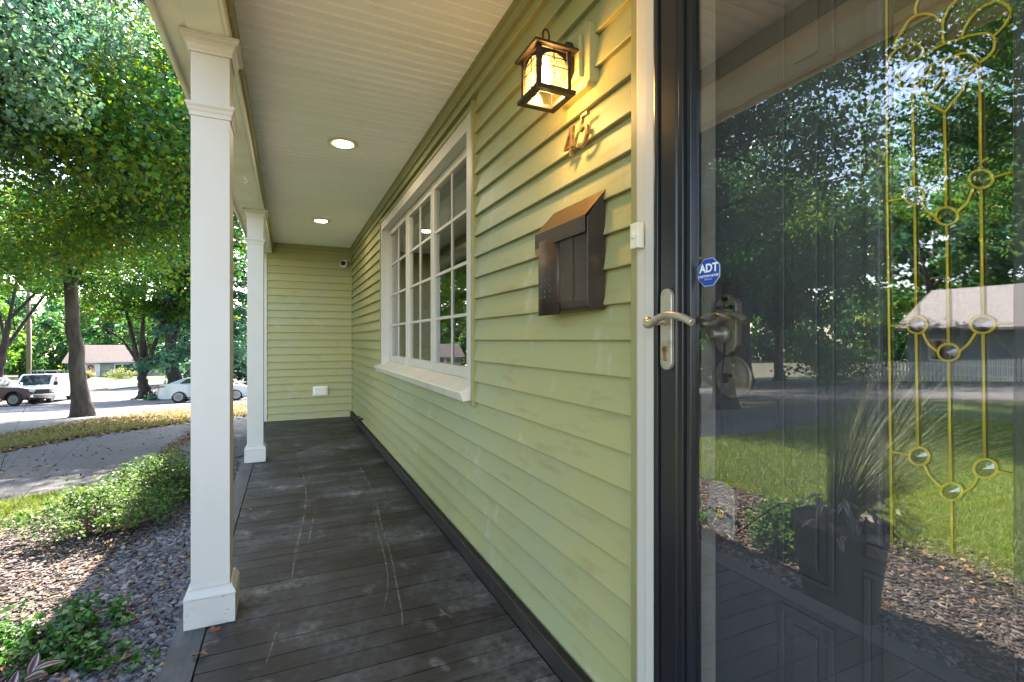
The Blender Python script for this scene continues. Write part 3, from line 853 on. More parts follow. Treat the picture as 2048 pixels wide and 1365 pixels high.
def make_seeded():
    m, nt, N, L, P = new_mat('amber_seeded_glass')
    N.remove(P)
    tl = N.new('ShaderNodeBsdfTranslucent'); tl.inputs['Color'].default_value = (1.0, 0.86, 0.55, 1)
    tp = N.new('ShaderNodeBsdfTransparent'); tp.inputs['Color'].default_value = (1.0, 0.86, 0.55, 1)
    gl = N.new('ShaderNodeBsdfGlossy'); gl.inputs['Roughness'].default_value = 0.15
    n = N.new('ShaderNodeTexNoise'); n.inputs['Scale'].default_value = 260; n.inputs['Detail'].default_value = 3
    L.new(add_pos(N, L), n.inputs['Vector'])
    r = N.new('ShaderNodeMapRange'); r.inputs['From Min'].default_value = 0.4; r.inputs['From Max'].default_value = 0.62
    r.inputs['To Min'].default_value = 0.02; r.inputs['To Max'].default_value = 0.16
    L.new(n.outputs['Fac'], r.inputs['Value'])
    a = N.new('ShaderNodeMixShader'); L.new(r.outputs[0], a.inputs[0]); L.new(tp.outputs[0], a.inputs[1]); L.new(tl.outputs[0], a.inputs[2])
    b = N.new('ShaderNodeMixShader'); b.inputs[0].default_value = 0.06; L.new(a.outputs[0], b.inputs[1]); L.new(gl.outputs[0], b.inputs[2])
    L.new(b.outputs[0], N['Material Output'].inputs['Surface'])
    return m
m_seed = make_seeded()
q = bh - 0.006
for vs in ([(-q, -q - 0.003), (q, -q - 0.003)], [(-q, q + 0.003), (q, q + 0.003)], [(-q - 0.003, -q), (-q - 0.003, q)], [(q + 0.003, -q), (q + 0.003, q)]):
    a, b = vs
    lp_(MB().add([(LC[0] + a[0], LC[1] + a[1], bz0), (LC[0] + b[0], LC[1] + b[1], bz0), (LC[0] + b[0], LC[1] + b[1], bz1), (LC[0] + a[0], LC[1] + a[1], bz1)], [(0, 1, 2, 3)]).build('glass_panel', m_seed))
lp_(MB().lathe([(0.008, 1.968), (0.010, 1.945), (0.016, 1.93), (0.021, 1.915), (0.019, 1.898), (0.010, 1.886), (0.002, 1.883)], (LC[0], LC[1], 0), 'z', 16).build('bulb', M_emit('lit_bulb', (1.0, 0.80, 0.45), 6.0)))
pl = bpy.data.lights.new('lantern_light', 'POINT'); pl.energy = 1.5; pl.color = (1.0, 0.60, 0.22); pl.shadow_soft_size = 0.045
plo = bpy.data.objects.new('lantern_light', pl); C.objects.link(plo); plo.location = (LC[0], LC[1], 1.872); plo.parent = lan; plo.matrix_parent_inverse = lan.matrix_world.inverted()

# --- house numbers: flat cast strokes with bevelled edges
def stroke(mb, pts, w, x0, x1):
    """ribbon of width w along (y,z) points, between x0 and x1"""
    P = [Vector((p[0], p[1])) for p in pts]; Lf = []; Rt = []
    for i, p in enumerate(P):
        a = P[max(i - 1, 0)]; b = P[min(i + 1, len(P) - 1)]
        t = (b - a).normalized(); n_ = Vector((-t.y, t.x)) * w * 0.5
        Lf.append((p.x + n_.x, p.y + n_.y)); Rt.append((p.x - n_.x, p.y - n_.y))
    n_ = len(P)
    vs = [(x0, *q) for q in Lf] + [(x0, *q) for q in Rt] + [(x1, *q) for q in Lf] + [(x1, *q) for q in Rt]
    fs = []
    for i in range(n_ - 1):
        fs += [(i, i + 1, n_ + i + 1, n_ + i), (2 * n_ + i, 3 * n_ + i, 3 * n_ + i + 1, 2 * n_ + i + 1), (i, 2 * n_ + i, 2 * n_ + i + 1, i + 1), (n_ + i, n_ + i + 1, 3 * n_ + i + 1, 3 * n_ + i)]
    fs += [(0, n_, 3 * n_, 2 * n_), (n_ - 1, 3 * n_ - 1, 4 * n_ - 1, 2 * n_ - 1)]
    mb.add(vs, fs)
def digit(strokes, yc, zc, lab):
    mb = MB()
    for (pts, w, dx) in strokes:
        stroke(mb, [(yc - p[0] - p[1] * 0.12, zc + p[1]) for p in pts], w, 0.8085 + dx, 0.8205)
    o = mb.build('house_number', m_number, None, 0.0015)
    tag(o, lab, 'house number', 'house number digits')
digit([([(0.010, 0.046), (-0.026, -0.016), (0.028, -0.016)], 0.0105, 0.0), ([(0.012, 0.047), (0.012, -0.046)], 0.0115, 0.0004)], 1.345, 1.738, 'brass digit 4 screwed to the siding below the lantern')
bowl = [(p[0], p[1]) for p in smooth_curve([(-0.016, 0.004, 0), (0.0, 0.014, 0), (0.017, 0.006, 0), (0.022, -0.014, 0), (0.012, -0.036, 0), (-0.006, -0.042, 0), (-0.022, -0.030, 0)], 5)]
digit([([(0.022, 0.045), (-0.012, 0.045)], 0.0105, 0.0), ([(-0.010, 0.049), (-0.016, 0.002)], 0.010, 0.0004), (bowl, 0.011, 0.0008)], 1.266, 1.745, 'brass digit 5 screwed to the siding beside the digit 4')

# --- mailbox
mbx = empty('mailbox', (0.83, 1.328, 1.2))
tag(mbx, 'dark bronze wall mailbox with sloping copper lid below the number 45', 'mailbox')
bpy.context.view_layer.update()
def mp_(o): return sub(o, mbx)
Ya, Yb, Zb = 1.180, 1.478, 1.198
XF = 0.772
# body as side profile (x,z), front slightly bowed towards the bottom corner
body = [(0.834, Zb), (0.834, 1.545), (XF, 1.462), (XF, 1.222), (XF + 0.004, 1.206), (XF + 0.014, Zb)]
mp_(MB().prism(body, 'y', Ya, Yb).build('body', m_mailbox, None, 0.003))
# raised newspaper-side roll on the front, framed panel
pan = MB()
prof = []
for k in range(13):
    a = math.pi * k / 12
    prof.append((XF - 0.003 - 0.016 * math.sin(a) ** 0.8, Yb - 0.004 - 0.140 * (k / 12)))
prof = [(XF - 0.0005, Yb - 0.004)] + prof + [(XF - 0.0005, Yb - 0.144)]
mp_(MB().prism(prof, 'z', 1.190, 1.432, True).build('bowed_panel', m_mailbox))
mp_(MB().box(XF - 0.003, XF - 0.0006, Ya + 0.075, Yb - 0.146, 1.225, 1.45).build('front_panel', m_mailbox, None, 0.0012))
slots = MB()
for r_ in range(4):
    for c in range(4):
        a = math.pi * (0.12 + 0.2 * c)
        yy = Yb - 0.004 - 0.140 * (0.12 + 0.2 * c)
        xx = XF - 0.0042 - 0.016 * math.sin(a) ** 0.8
        mp_(MB().box(xx, xx + 0.002, yy - 0.008, yy, 1.245 + r_ * 0.018, 1.2505 + r_ * 0.018).build('vent_slot', m_plastic_black))
# lid: sloping copper top with folded front lip and a thumb tab
mp_(MB().prism([(0.836, 1.5495), (XF - 0.010, 1.4645), (XF - 0.010, 1.4625), (0.836, 1.5468)], 'y', Ya - 0.004, Yb + 0.004).build('lid_top', m_copper))
mp_(MB().box(XF - 0.012, XF - 0.0085, Ya - 0.004, Yb + 0.005, 1.416, 1.4645).build('lid_lip', m_mailbox, None, 0.001))
tab = [(Yb + 0.005 - 0.10, 1.4155), (Yb + 0.005, 1.4155), (Yb + 0.002, 1.397), (Yb - 0.018, 1.386), (Yb - 0.045, 1.389), (Yb - 0.07, 1.402)]
mp_(MB().prism(tab, 'x', XF - 0.0125, XF - 0.0105).build('lid_tab', m_copper))

# --- doorbell
db = empty('doorbell', (0.806, 0.99, 1.37)); tag(db, 'small ivory doorbell button on the white door casing', 'doorbell'); bpy.context.view_layer.update()
sub(MB().prism(rounded(0.991, 1.371, 0.031, 0.064, 0.002), 'x', 0.786, 0.8055).build('case', m_ivory, None, 0.002), db)
sub(MB().lathe([(0.0085, 0), (0.0085, -0.003), (0.006, -0.0042)], (0.7858, 0.991, 1.371), 'x', 16).build('button', m_ivory), db)

# --- octagonal alarm sticker on the storm door glass
m_blue = M('printed_blue_vinyl', (0.012, 0.065, 0.36), 0.35)
m_print_white = M('printed_white', (0.85, 0.86, 0.88), 0.4)
m_print_pale = M('printed_pale_blue', (0.35, 0.5, 0.75), 0.4)
stk = empty('alarm_sticker', (0.8245, 0.787, 1.256)); tag(stk, 'blue octagonal alarm company sticker on the storm door glass', 'sticker'); bpy.context.view_layer.update()
def octo(cy, cz, r): return [(cy + r * math.cos(R(22.5 + 45 * k)), cz + r * math.sin(R(22.5 + 45 * k))) for k in range(8)]
sub(MB().prism(octo(0.787, 1.256, 0.0325), 'x', 0.8245, 0.8255).build('border', m_print_pale), stk)
sub(MB().prism(octo(0.787, 1.256, 0.0308), 'x', 0.8238, 0.8244).build('field', m_blue), stk)
for (tx, sz, dy, dz, mt, bo) in (('ADT', 0.0255, -0.001, 0.008, m_print_white, 0.0007), ('CUSTOM HOME', 0.0078, 0, -0.0085, m_print_white, 0.0001), ('SERVICES', 0.0055, 0, -0.0155, m_print_pale, 0.0)):
    o = mesh_obj('lettering', text_mesh(tx, sz, 0.0002, mt, 'lettering', bold=bo))
    o.matrix_world = Matrix.Translation((0.8234, 0.787 + dy, 1.256 + dz)) @ ROT_W
    bpy.context.view_layer.update(); sub(o, stk)

# --- key lock box hanging inside the storm door
m_boxface = M('brushed_grey_face', (0.30, 0.31, 0.29), 0.3, metal=0.3)
m_print_black = M('printed_black', (0.012, 0.014, 0.012), 0.5)
m_print_gold = M('printed_gold', (0.45, 0.42, 0.04), 0.5)
kb = empty('key_lock_box', (0.88, 0.79, 0.675)); tag(kb, 'grey faced key lock box hanging inside the storm door below the locks', 'lock box'); bpy.context.view_layer.update()
KBY, KBX = 0.795, 0.868
face = [(KBY - 0.037, 0.690), (KBY - 0.030, 0.682), (KBY + 0.030, 0.682), (KBY + 0.037, 0.690)]
for k in range(13):
    a = math.pi * k / 12
    face.append((KBY + 0.036 * math.cos(a), 0.775 + 0.022 * math.sin(a)))
sub(MB().prism(face, 'x', KBX, KBX + 0.004).build('face', m_boxface, None, 0.001), kb)
sub(MB().prism([(KBY + (p[0] - KBY) * 1.07, 0.735 + (p[1] - 0.735) * 1.02) for p in face], 'x', KBX + 0.0045, KBX + 0.036).build('case', m_plastic_black, None, 0.004), kb)
sub(MB().tube([(KBX + 0.02, KBY + 0.02, 0.79), (KBX + 0.02, KBY + 0.022, 0.83), (KBX + 0.022, KBY + 0.012, 0.86), (KBX + 0.026, KBY + 0.022, 1.0), (0.91, 0.82, 1.12)], 0.0018, 6).build('cable', m_plastic_black), kb)
shield = [(0.0, -0.017), (0.012, -0.008), (0.014, 0.006), (0.010, 0.009), (0.0, 0.012), (-0.010, 0.009), (-0.014, 0.006), (-0.012, -0.008)]
sub(MB().prism([(KBY + p[0], 0.728 + p[1]) for p in shield], 'x', KBX - 0.0006, KBX - 0.0001).build('emblem', m_print_black), kb)
sub(MB().prism([(KBY + p[0] * 0.72, 0.728 + p[1] * 0.72) for p in shield], 'x', KBX - 0.0011, KBX - 0.0007).build('emblem_field', m_print_gold), kb)
o = mesh_obj('lettering', text_mesh('BUNKER HILL', 0.0108, 0.0002, m_print_black, 'lettering', bold=0.0003))
o.matrix_world = Matrix.Translation((KBX - 0.0015, KBY, 0.7285)) @ ROT_W; bpy.context.view_layer.update(); sub(o, kb)

# --- security camera in the far corner
scm = empty('security_camera', (0.72, 7.44, 2.19)); tag(scm, 'small white and black security camera high on the far end wall', 'camera'); bpy.context.view_layer.update()
def sc_(o): return sub(o, scm)
sc_(MB().lathe([(0.028, 0), (0.028, -0.012)], (0.735, 7.444, 2.235), 'y', 16).build('mount', m_plastic_white))
sc_(MB().tube([(0.735, 7.432, 2.235), (0.725, 7.40, 2.215)], 0.009, 8).build('arm', m_plastic_white))
cb = MB().prism(rounded(0, 0, 0.085, 0.085, 0.026), 'x', -0.03, 0.03).build('body', m_plastic_white, None, 0.006)
cb.matrix_world = Matrix.Translation((0.712, 7.375, 2.19)) @ Matrix.Rotation(R(70), 4, 'Z') @ Matrix.Rotation(R(18), 4, 'Y'); bpy.context.view_layer.update(); sc_(cb)
cf = MB().prism(rounded(0, 0, 0.068, 0.068, 0.024), 'x', -0.0335, -0.0305).build('lens_face', m_plastic_black)
cf.matrix_world = cb.matrix_world.copy(); bpy.context.view_layer.update(); sc_(cf)
sc_(MB().tube(smooth_curve([(0.738, 7.42, 2.245), (0.76, 7.43, 2.262), (0.80, 7.438, 2.255), (0.826, 7.44, 2.235)], 4), 0.003, 6).build('cable', m_plastic_white))

# --- outlet cover low on the end wall
oc = empty('outlet_cover', (0.42, 7.44, 0.42)); tag(oc, 'white outlet cover low on the far end wall', 'outlet cover'); bpy.context.view_layer.update()
oy, oz = wall_pt(640, 782, 1.0)
d_ = ray(640.5, 782); t_ = 7.44 / d_[1]; ox, ozz = d_[0] * t_, CAM_Z + d_[2] * t_
sub(MB().box(ox - 0.098, ox + 0.098, 7.418, 7.447, ozz - 0.066, ozz + 0.066).build('plate', m_plastic_white, None, 0.004), oc)
sub(MB().box(ox - 0.072, ox + 0.078, 7.402, 7.4175, ozz - 0.046, ozz + 0.050).build('flap', m_ivory, None, 0.005), oc)

# --- garden tap low on the siding
tp_ = empty('garden_tap', (0.83, 6.3, 0.1)); tag(tp_, 'dark garden tap sticking out of the siding near the floor', 'tap'); bpy.context.view_layer.update()
sub(MB().tube([(0.835, 6.28, 0.13), (0.79, 6.28, 0.13), (0.755, 6.28, 0.12), (0.735, 6.28, 0.085)], 0.012, 8).build('spout', m_bronze), tp_)
sub(MB().lathe([(0.028, 0), (0.03, 0.004), (0.028, 0.008)], (0.775, 6.28, 0.155), 'z', 10).tube([(0.775, 6.28, 0.13), (0.775, 6.28, 0.158)], 0.006, 6).build('handle', m_bronze), tp_)

# --- recessed ceiling lights
m_lens = M_emit('lit_diffuser', (1.0, 0.86, 0.62), 5.0)
m_ring = M('almond_trim_ring', (0.66, 0.58, 0.40), 0.45)
for (x, y, lab) in ((0.332, 3.484, 'lit recessed ceiling light, the nearer and larger looking one'), (0.324, 5.844, 'lit recessed ceiling light farther away, near the end wall')):
    rl = empty('recessed_light', (x, y, CZ)); tag(rl, lab, 'ceiling light', 'recessed porch ceiling lights')
    ring = MB().lathe([(0.098, -0.0015), (0.098, -0.006), (0.093, -0.009), (0.068, -0.011), (0.064, -0.006), (0.062, -0.002)], (0, 0, 0), 'z', 36).build('trim_ring', m_ring, rl)
    MB().lathe([(0.0615, -0.0022), (0.0615, -0.0125), (0.05, -0.0135)], (0, 0, 0), 'z', 32).build('diffuser', m_lens, rl)
    sl = bpy.data.lights.new('downlight', 'AREA'); sl.shape = 'DISK'; sl.size = 0.11; sl.energy = 0.7; sl.color = (1.0, 0.86, 0.64)
    so = bpy.data.objects.new('downlight', sl); C.objects.link(so); so.parent = rl; so.location = (0, 0, -0.02)
# ================================================================= ground
m_ground = M('leafy_soil', (0.075, 0.07, 0.045), 0.9, var=[
    (0.6, (0.06, 0.085, 0.03), 0.42, 0.6, None), (7, (0.12, 0.09, 0.06), 0.5, 0.7, None), (40, (0.035, 0.03, 0.025), 0.5, 0.75, None)], bump=[(30, 0.5, None)])
m_soil = M('dark_bed_soil', (0.045, 0.036, 0.03), 0.95, var=[(25, (0.085, 0.065, 0.05), 0.45, 0.7, None)], bump=[(45, 0.7, None)])
m_mulch = M('brown_mulch', (0.075, 0.060, 0.050), 0.9, var=[(35, (0.14, 0.115, 0.10), 0.48, 0.68, (1, 2.5, 1)), (90, (0.03, 0.022, 0.018), 0.5, 0.7, None)], bump=[(60, 0.9, (1, 2, 1))])
m_asphalt = M('worn_asphalt', (0.062, 0.063, 0.067), 0.85, var=[
    (0.5, (0.078, 0.078, 0.082), 0.4, 0.65, None), (3.5, (0.050, 0.050, 0.053), 0.5, 0.7, (1, 0.5, 1)), (220, (0.11, 0.11, 0.112), 0.58, 0.7, None)], bump=[(180, 0.35, None)])
m_street = M('pale_street_asphalt', (0.062, 0.063, 0.07), 0.85, var=[(0.35, (0.078, 0.078, 0.085), 0.4, 0.65, None), (60, (0.065, 0.065, 0.07), 0.5, 0.7, None)], bump=[(90, 0.3, None)])
m_verge = M('dry_verge_grass', (0.10, 0.105, 0.04), 0.95, var=[(1.2, (0.12, 0.085, 0.055), 0.45, 0.6, None), (18, (0.15, 0.13, 0.06), 0.5, 0.7, None)], bump=[(50, 0.8, None)])
m_lawn = M('lawn_turf', (0.065, 0.105, 0.022), 0.95, var=[(6, (0.085, 0.10, 0.035), 0.48, 0.68, None), (40, (0.045, 0.075, 0.015), 0.45, 0.7, None)], bump=[(60, 0.8, None)])
m_far_lawn = M('sunny_far_lawn', (0.05, 0.085, 0.02), 0.95, var=[(0.8, (0.07, 0.09, 0.025), 0.45, 0.65, None), (25, (0.04, 0.065, 0.014), 0.5, 0.7, None)], bump=[(40, 0.6, None)])
m_concrete = M('pale_concrete', (0.34, 0.33, 0.31), 0.85, var=[(3, (0.28, 0.27, 0.25), 0.45, 0.7, None)])

def grid_ground():
    xs = np.concatenate([np.arange(-160, -20, 5.0), np.arange(-20, 6, 0.5), np.arange(6, 82, 4.0)])
    ys = np.concatenate([np.arange(-40, -4, 3.0), np.arange(-4, 24, 0.5), np.arange(24, 60, 1.5), np.arange(60, 262, 8.0)])
    X, Y = np.meshgrid(xs, ys)
    Z = ground_z_np(X, Y)
    near = np.exp(-((X + 3) ** 2 + (Y - 4) ** 2) / 60)
    Z = Z + 0.0 * near
    v = np.stack([X.ravel(), Y.ravel(), Z.ravel()], 1)
    nx, ny = len(xs), len(ys)
    i = np.arange(nx * ny).reshape(ny, nx)
    q = np.stack([i[:-1, :-1].ravel(), i[:-1, 1:].ravel(), i[1:, 1:].ravel(), i[1:, :-1].ravel()], 1)
    return np_mesh('ground', v, q, smooth=True)
ground = mesh_obj('ground', grid_ground(), m_ground)
tag(ground, 'leaf strewn soil and thin grass sloping down to the street', kind='structure')

def ribbon(name, A, B, off, mat, label, n=24, m=6, wob=0.0):
    def resample(P):
        P = [Vector((p[0], p[1], 0)) for p in P]
        P = smooth_curve(P, 6)
        d = [0.0]
        for a, b in zip(P[:-1], P[1:]): d.append(d[-1] + (b - a).length)
        out = []
        for k in range(n + 1):
            t = d[-1] * k / n
            j = max(i for i in range(len(d)) if d[i] <= t + 1e-9)
            j = min(j, len(P) - 2)
            u = (t - d[j]) / max(d[j + 1] - d[j], 1e-9)
            out.append(P[j].lerp(P[j + 1], u))
        return out
    a = resample(A); b = resample(B)
    vs = []; fs = []
    for i in range(n + 1):
        for j in range(m + 1):
            p = a[i].lerp(b[i], j / m)
            if wob and j in (0, m):
                p = p + Vector((random.uniform(-wob, wob), random.uniform(-wob, wob), 0))
            vs.append((p.x, p.y, ground_z(p.x, p.y) + off))
    for i in range(n):
        for j in range(m):
            q = i * (m + 1) + j
            fs.append((q, q + 1, q + m + 2, q + m + 1))
    o = MB().add(vs, fs, True).build(name, mat)
    tag(o, label, kind='structure')
    return o
G = ground_pt
near_drive = [(0.3, 13.0), (-0.2, 9.0), (-0.55, 7.6), (-1.2, 6.7), (-2.3, 5.95), (-3.2, 5.4), (-4.6, 5.25), (-7.0, 5.8), (-10.0, 6.9), (-12.2, 7.2)]
far_drive = [(-0.6, 20.0), G(475, 834), G(425, 840), G(380, 846), G(180, 872), G(0, 905), (-5.6, 8.4), (-8.0, 7.8), (-10.0, 8.2), (-12.0, 8.4)]
ribbon('driveway', near_drive, far_drive, 0.012, m_asphalt, 'grey asphalt driveway curving past the porch', 60, 14, 0.03)
street_near = [G(600, 792), G(490, 803), G(380, 815), G(247, 829), G(100, 853), G(0, 873), (-9.3, 10.8), (-12.3, 8.6), (-14.5, 4), (-15.5, -3), (-16, -12)]
street_far = [G(600, 742), G(490, 752), G(313, 772), G(259, 777), G(215, 782), G(60, 797), (-19.5, 38), (-17.5, 26), (-18, 17), (-20.5, 12), (-22.5, 6), (-23.5, -2), (-24, -12)]
ribbon('street', street_near, street_far, 0.010, m_street, 'pale asphalt street beyond the driveway', 70, 16)
ribbon('verge', far_drive, [(-1.6, 23.5)] + [G(490, 806), G(440, 810), G(380, 817), G(180, 842), G(0, 875), (-8.0, 9.8), (-10.5, 9.5), (-12.1, 8.7)], 0.006, m_verge, 'strip of dry grass and fallen leaves between driveway and street', 60, 8, 0.05)
ribbon('far_lawn', street_far[:7], [(30, 118), (10, 118), (0, 118), (-10, 118), (-20, 118), (-34, 118), (-60, 118)], 0.008, m_far_lawn, 'sunlit lawn across the street', 40, 20)
ribbon('kerb', [G(316, 771.6), G(259, 777), G(216, 781.6)], [G(316, 770.4), G(259, 775.6), G(216, 780)], 0.12, m_concrete, 'dark kerb edge across the street', 10, 1)
ribbon('lawn', [(-1.5, 5.55), (-1.9, 4.9), (-2.05, 4.0), (-2.0, 3.1), (-1.95, 2.2), (-1.9, 1.3), (-1.9, 0.2), (-2.2, -3.0), (-3.0, -9.0)], [(-1.6, 6.3), (-2.35, 5.9), (-3.2, 5.35), (-4.6, 5.2), (-7.0, 5.7), (-10, 6.8), (-12.2, 7.0), (-14.3, 1.5), (-15.2, -9)], 0.008, m_lawn, 'lawn between the flower bed and the driveway', 50, 14, 0.02)
bed = ribbon('flower_bed', [(-0.95, 0.9), (-0.95, 2), (-0.95, 3), (-0.95, 4), (-0.95, 5), (-0.9, 6), (-0.7, 7.0)], [(-1.95, 0.9), (-2.0, 2.0), (-2.05, 3.0), (-2.1, 4.0), (-1.95, 4.9), (-1.55, 5.6), (-1.1, 6.6)], 0.016, m_mulch, 'brown mulch bed with shrubs in front of the porch', 40, 8, 0.02)
ribbon('gravel_bed', [(-0.36, 0.9), (-0.36, 3), (-0.36, 5), (-0.36, 7.3)], [(-0.98, 0.9), (-1.0, 3), (-0.98, 5), (-0.72, 7.2)], 0.020, m_soil, 'drip strip of slate gravel along the porch edge', 30, 6, 0.015)

# ---------------------------------------------------------------- loose stuff on the ground (numpy)
def rotz(a):
    c, s = np.cos(a), np.sin(a); z = np.zeros_like(a); o = np.ones_like(a)
    return np.stack([np.stack([c, -s, z], -1), np.stack([s, c, z], -1), np.stack([z, z, o], -1)], -2)
def rotx(a):
    c, s = np.cos(a), np.sin(a); z = np.zeros_like(a); o = np.ones_like(a)
    return np.stack([np.stack([o, z, z], -1), np.stack([z, c, -s], -1), np.stack([z, s, c], -1)], -2)
CUBE = np.array([(-1, -1, -1), (1, -1, -1), (1, 1, -1), (-1, 1, -1), (-1, -1, 1), (1, -1, 1), (1, 1, 1), (-1, 1, 1)], float)
CQ = np.array([(0, 3, 2, 1), (4, 5, 6, 7), (0, 1, 5, 4), (1, 2, 6, 5), (2, 3, 7, 6), (3, 0, 4, 7)])
def chips(name, P, size, mat, label, tilt=0.35, jit=0.45, par=None, tone=None):
    n = len(P)
    S = np.asarray(size)[None] * RNG.uniform(0.5, 1.5, (n, 1)) * RNG.uniform(0.7, 1.3, (n, 3))
    V = CUBE[None] * (1 + RNG.uniform(-jit, 0.1, (n, 8, 1))) * S[:, None, :]
    Rm = rotz(RNG.uniform(0, 6.283, n)) @ rotx(RNG.normal(0, tilt, n))
    V = np.einsum('nij,nkj->nki', Rm, V) + P[:, None, :]
    F = (CQ[None] + (np.arange(n) * 8)[:, None, None]).reshape(-1, 4)
    t = RNG.random(n) if tone is None else tone
    o = mesh_obj(name, np_mesh(name, V.reshape(-1, 3), F, attr=np.repeat(t, 6)), mat, par)
    tag(o, label, kind='stuff')
    return o
def M_tone(name, ramp, rough=0.8, spec=0.3):
    m, nt, N, L, P = new_mat(name)
    at = N.new('ShaderNodeAttribute'); at.attribute_name = 'tone'
    cr = N.new('ShaderNodeValToRGB')
    while len(cr.color_ramp.elements) < len(ramp): cr.color_ramp.elements.new(0.5)
    for e, (p, c) in zip(cr.color_ramp.elements, ramp): e.position = p; e.color = (*c, 1)
    L.new(at.outputs['Fac'], cr.inputs['Fac']); L.new(cr.outputs[0], P.inputs['Base Color'])
    P.inputs['Roughness'].default_value = rough; P.inputs['Specular IOR Level'].default_value = spec
    return m
def scatter(n, x0, x1, y0, y1, zoff, pw=1.0):
    x = RNG.uniform(x0, x1, n); y = y0 + (y1 - y0) * RNG.random(n) ** pw
    return np.stack([x, y, ground_z_np(x, y) + zoff + RNG.uniform(0, 0.008, n)], 1)
m_slate = M_tone('slate_chip', [(0, (0.055, 0.057, 0.065)), (0.5, (0.105, 0.11, 0.125)), (0.85, (0.17, 0.175, 0.185)), (1, (0.24, 0.24, 0.24))], 0.7)
P = scatter(15000, -1.06, -0.38, 1.1, 7.2, 0.020, 1.25)
edge = -0.93 + 0.06 * np.sin(P[:, 1] * 3.1) + RNG.normal(0, 0.045, len(P)) + 0.22 * np.clip((P[:, 1] - 5.2) / 2, 0, 1)
P = P[P[:, 0] > edge]
chips('gravel', P, (0.0155, 0.0105, 0.0042), m_slate, 'blue grey slate chips beside the porch edge')
m_chip = M_tone('bark_chip', [(0, (0.032, 0.026, 0.023)), (0.45, (0.088, 0.070, 0.060)), (0.8, (0.17, 0.142, 0.128)), (1, (0.27, 0.24, 0.22))], 0.9)
P = scatter(18000, -2.1, -0.80, 0.9, 5.6, 0.017)
chips('mulch', P, (0.017, 0.0042, 0.0028), m_chip, 'shredded bark mulch between the shrubs', 0.5)
# fallen leaves
m_litter = M_tone('fallen_leaf', [(0, (0.10, 0.045, 0.02)), (0.5, (0.20, 0.10, 0.045)), (0.8, (0.30, 0.19, 0.09)), (1, (0.36, 0.28, 0.10))], 0.8)
def leaf_cards(P, size, tilt, aspect=0.65, fold=0.25):
    n = len(P)
    s = size * RNG.uniform(0.6, 1.35, n)
    z = np.zeros(n)
    base = np.stack([np.stack([-s * 0.5, z, z], 1), np.stack([z + s * RNG.uniform(-.1, .1, n), s * aspect * 0.5, s * fold * RNG.uniform(0.2, 1, n)], 1),
                     np.stack([s * 0.55, z, -s * 0.1], 1), np.stack([z, -s * aspect * 0.5, s * fold * RNG.uniform(0.2, 1, n)], 1)], 1)
    Rm = rotz(RNG.uniform(0, 6.283, n)) @ rotx(RNG.normal(0, tilt, n)) @ rotz(RNG.uniform(0, 6.283, n))
    V = np.einsum('nij,nkj->nki', Rm, base) + P[:, None, :]
    F = (np.array([0, 1, 2, 3])[None] + (np.arange(n) * 4)[:, None])
    return V.reshape(-1, 3), F
def litter(name, P, size, label, tilt=0.4):
    V, F = leaf_cards(P, size, tilt)
    o = mesh_obj(name, np_mesh(name, V, F, attr=RNG.random(len(F))), m_litter)
    tag(o, label, kind='stuff'); return o
Pl = [scatter(520, -1.1, -0.4, 1.2, 7.0, 0.04), scatter(240, -2.1, -1.0, 1.0, 5.4, 0.03)]
litter('fallen_leaves', np.concatenate(Pl), 0.032, 'brown fallen leaves scattered over the gravel and mulch')
# leaves on the verge and along the driveway edges
vp = []
for i in range(9000):
    t = RNG.random(); px = RNG.uniform(-30, 500)
    lo = np.interp(px, [0, 180, 380, 475], [905, 872, 846, 834]); hi = np.interp(px, [0, 180, 380, 490], [875, 842, 816, 804])
    py = lo + (hi - lo) * (1 - RNG.random() ** 0.75) + RNG.normal(0, 3)
    x, y = G(px, py); vp.append((x, y, ground_z(x, y) + 0.03))
litter('fallen_leaves', np.array(vp), 0.085, 'brown fallen leaves covering the verge under the street trees', 0.3)
vp = []
for i in range(900):
    t = RNG.random(); px = 300 + 90 * t + RNG.normal(0, 4); py = 940 - 76 * t + RNG.normal(0, 9)
    x, y = G(px, py); vp.append((x, y, ground_z(x, y) + 0.02))
for i in range(420):
    px = RNG.uniform(0, 480); py = RNG.uniform(850, 960); x, y = G(px, py); vp.append((x, y, ground_z(x, y) + 0.02))
litter('fallen_leaves', np.array(vp), 0.045, 'brown leaf drift lying on the driveway beside the shrubs', 0.3)
# single leaves lying on the deck
for (px, py, s, lab) in ((428, 1268, 0.045, 'curled brown leaf just below the near post plinth'), (398, 1318, 0.05, 'brown leaf lying on the deck edge board'), (502, 1021, 0.025, 'tiny yellow leaf on the deck between the posts'), (648, 906, 0.03, 'small yellow leaf far along the deck')):
    x, y, _ = deck_pt(px, py)
    vs = [(0, 0, 0.25)]; nl = 15
    for k in range(nl):
        aa = 2 * math.pi * k / nl; rr = (0.5 if k % 3 else 0.30) * random.uniform(0.8, 1.15)
        vs.append((rr * math.cos(aa) * 1.15, rr * math.sin(aa) * 0.7, 0.10 + 0.55 * abs(math.sin(aa)) * rr + random.uniform(0, 0.15)))
    vs += [(0.5, 0.02, 0.15), (0.95, 0.08, 0.02), (0.95, 0.05, 0.02)]
    me = np_mesh('leaf', np.array(vs) * s, None, np.array([(0, 1 + k, 1 + (k + 1) % nl) for k in range(nl)] + [(nl + 1, nl + 2, nl + 3)]), attr=np.full(nl + 1, 0.5 if s > 0.04 else 0.95))
    o = mesh_obj('leaf', me, m_litter); o.location = (x, y, 0.002); o.rotation_euler = (0.15, 0.1, random.uniform(0, 6))
    tag(o, lab, 'leaf', 'leaves lying on the deck')

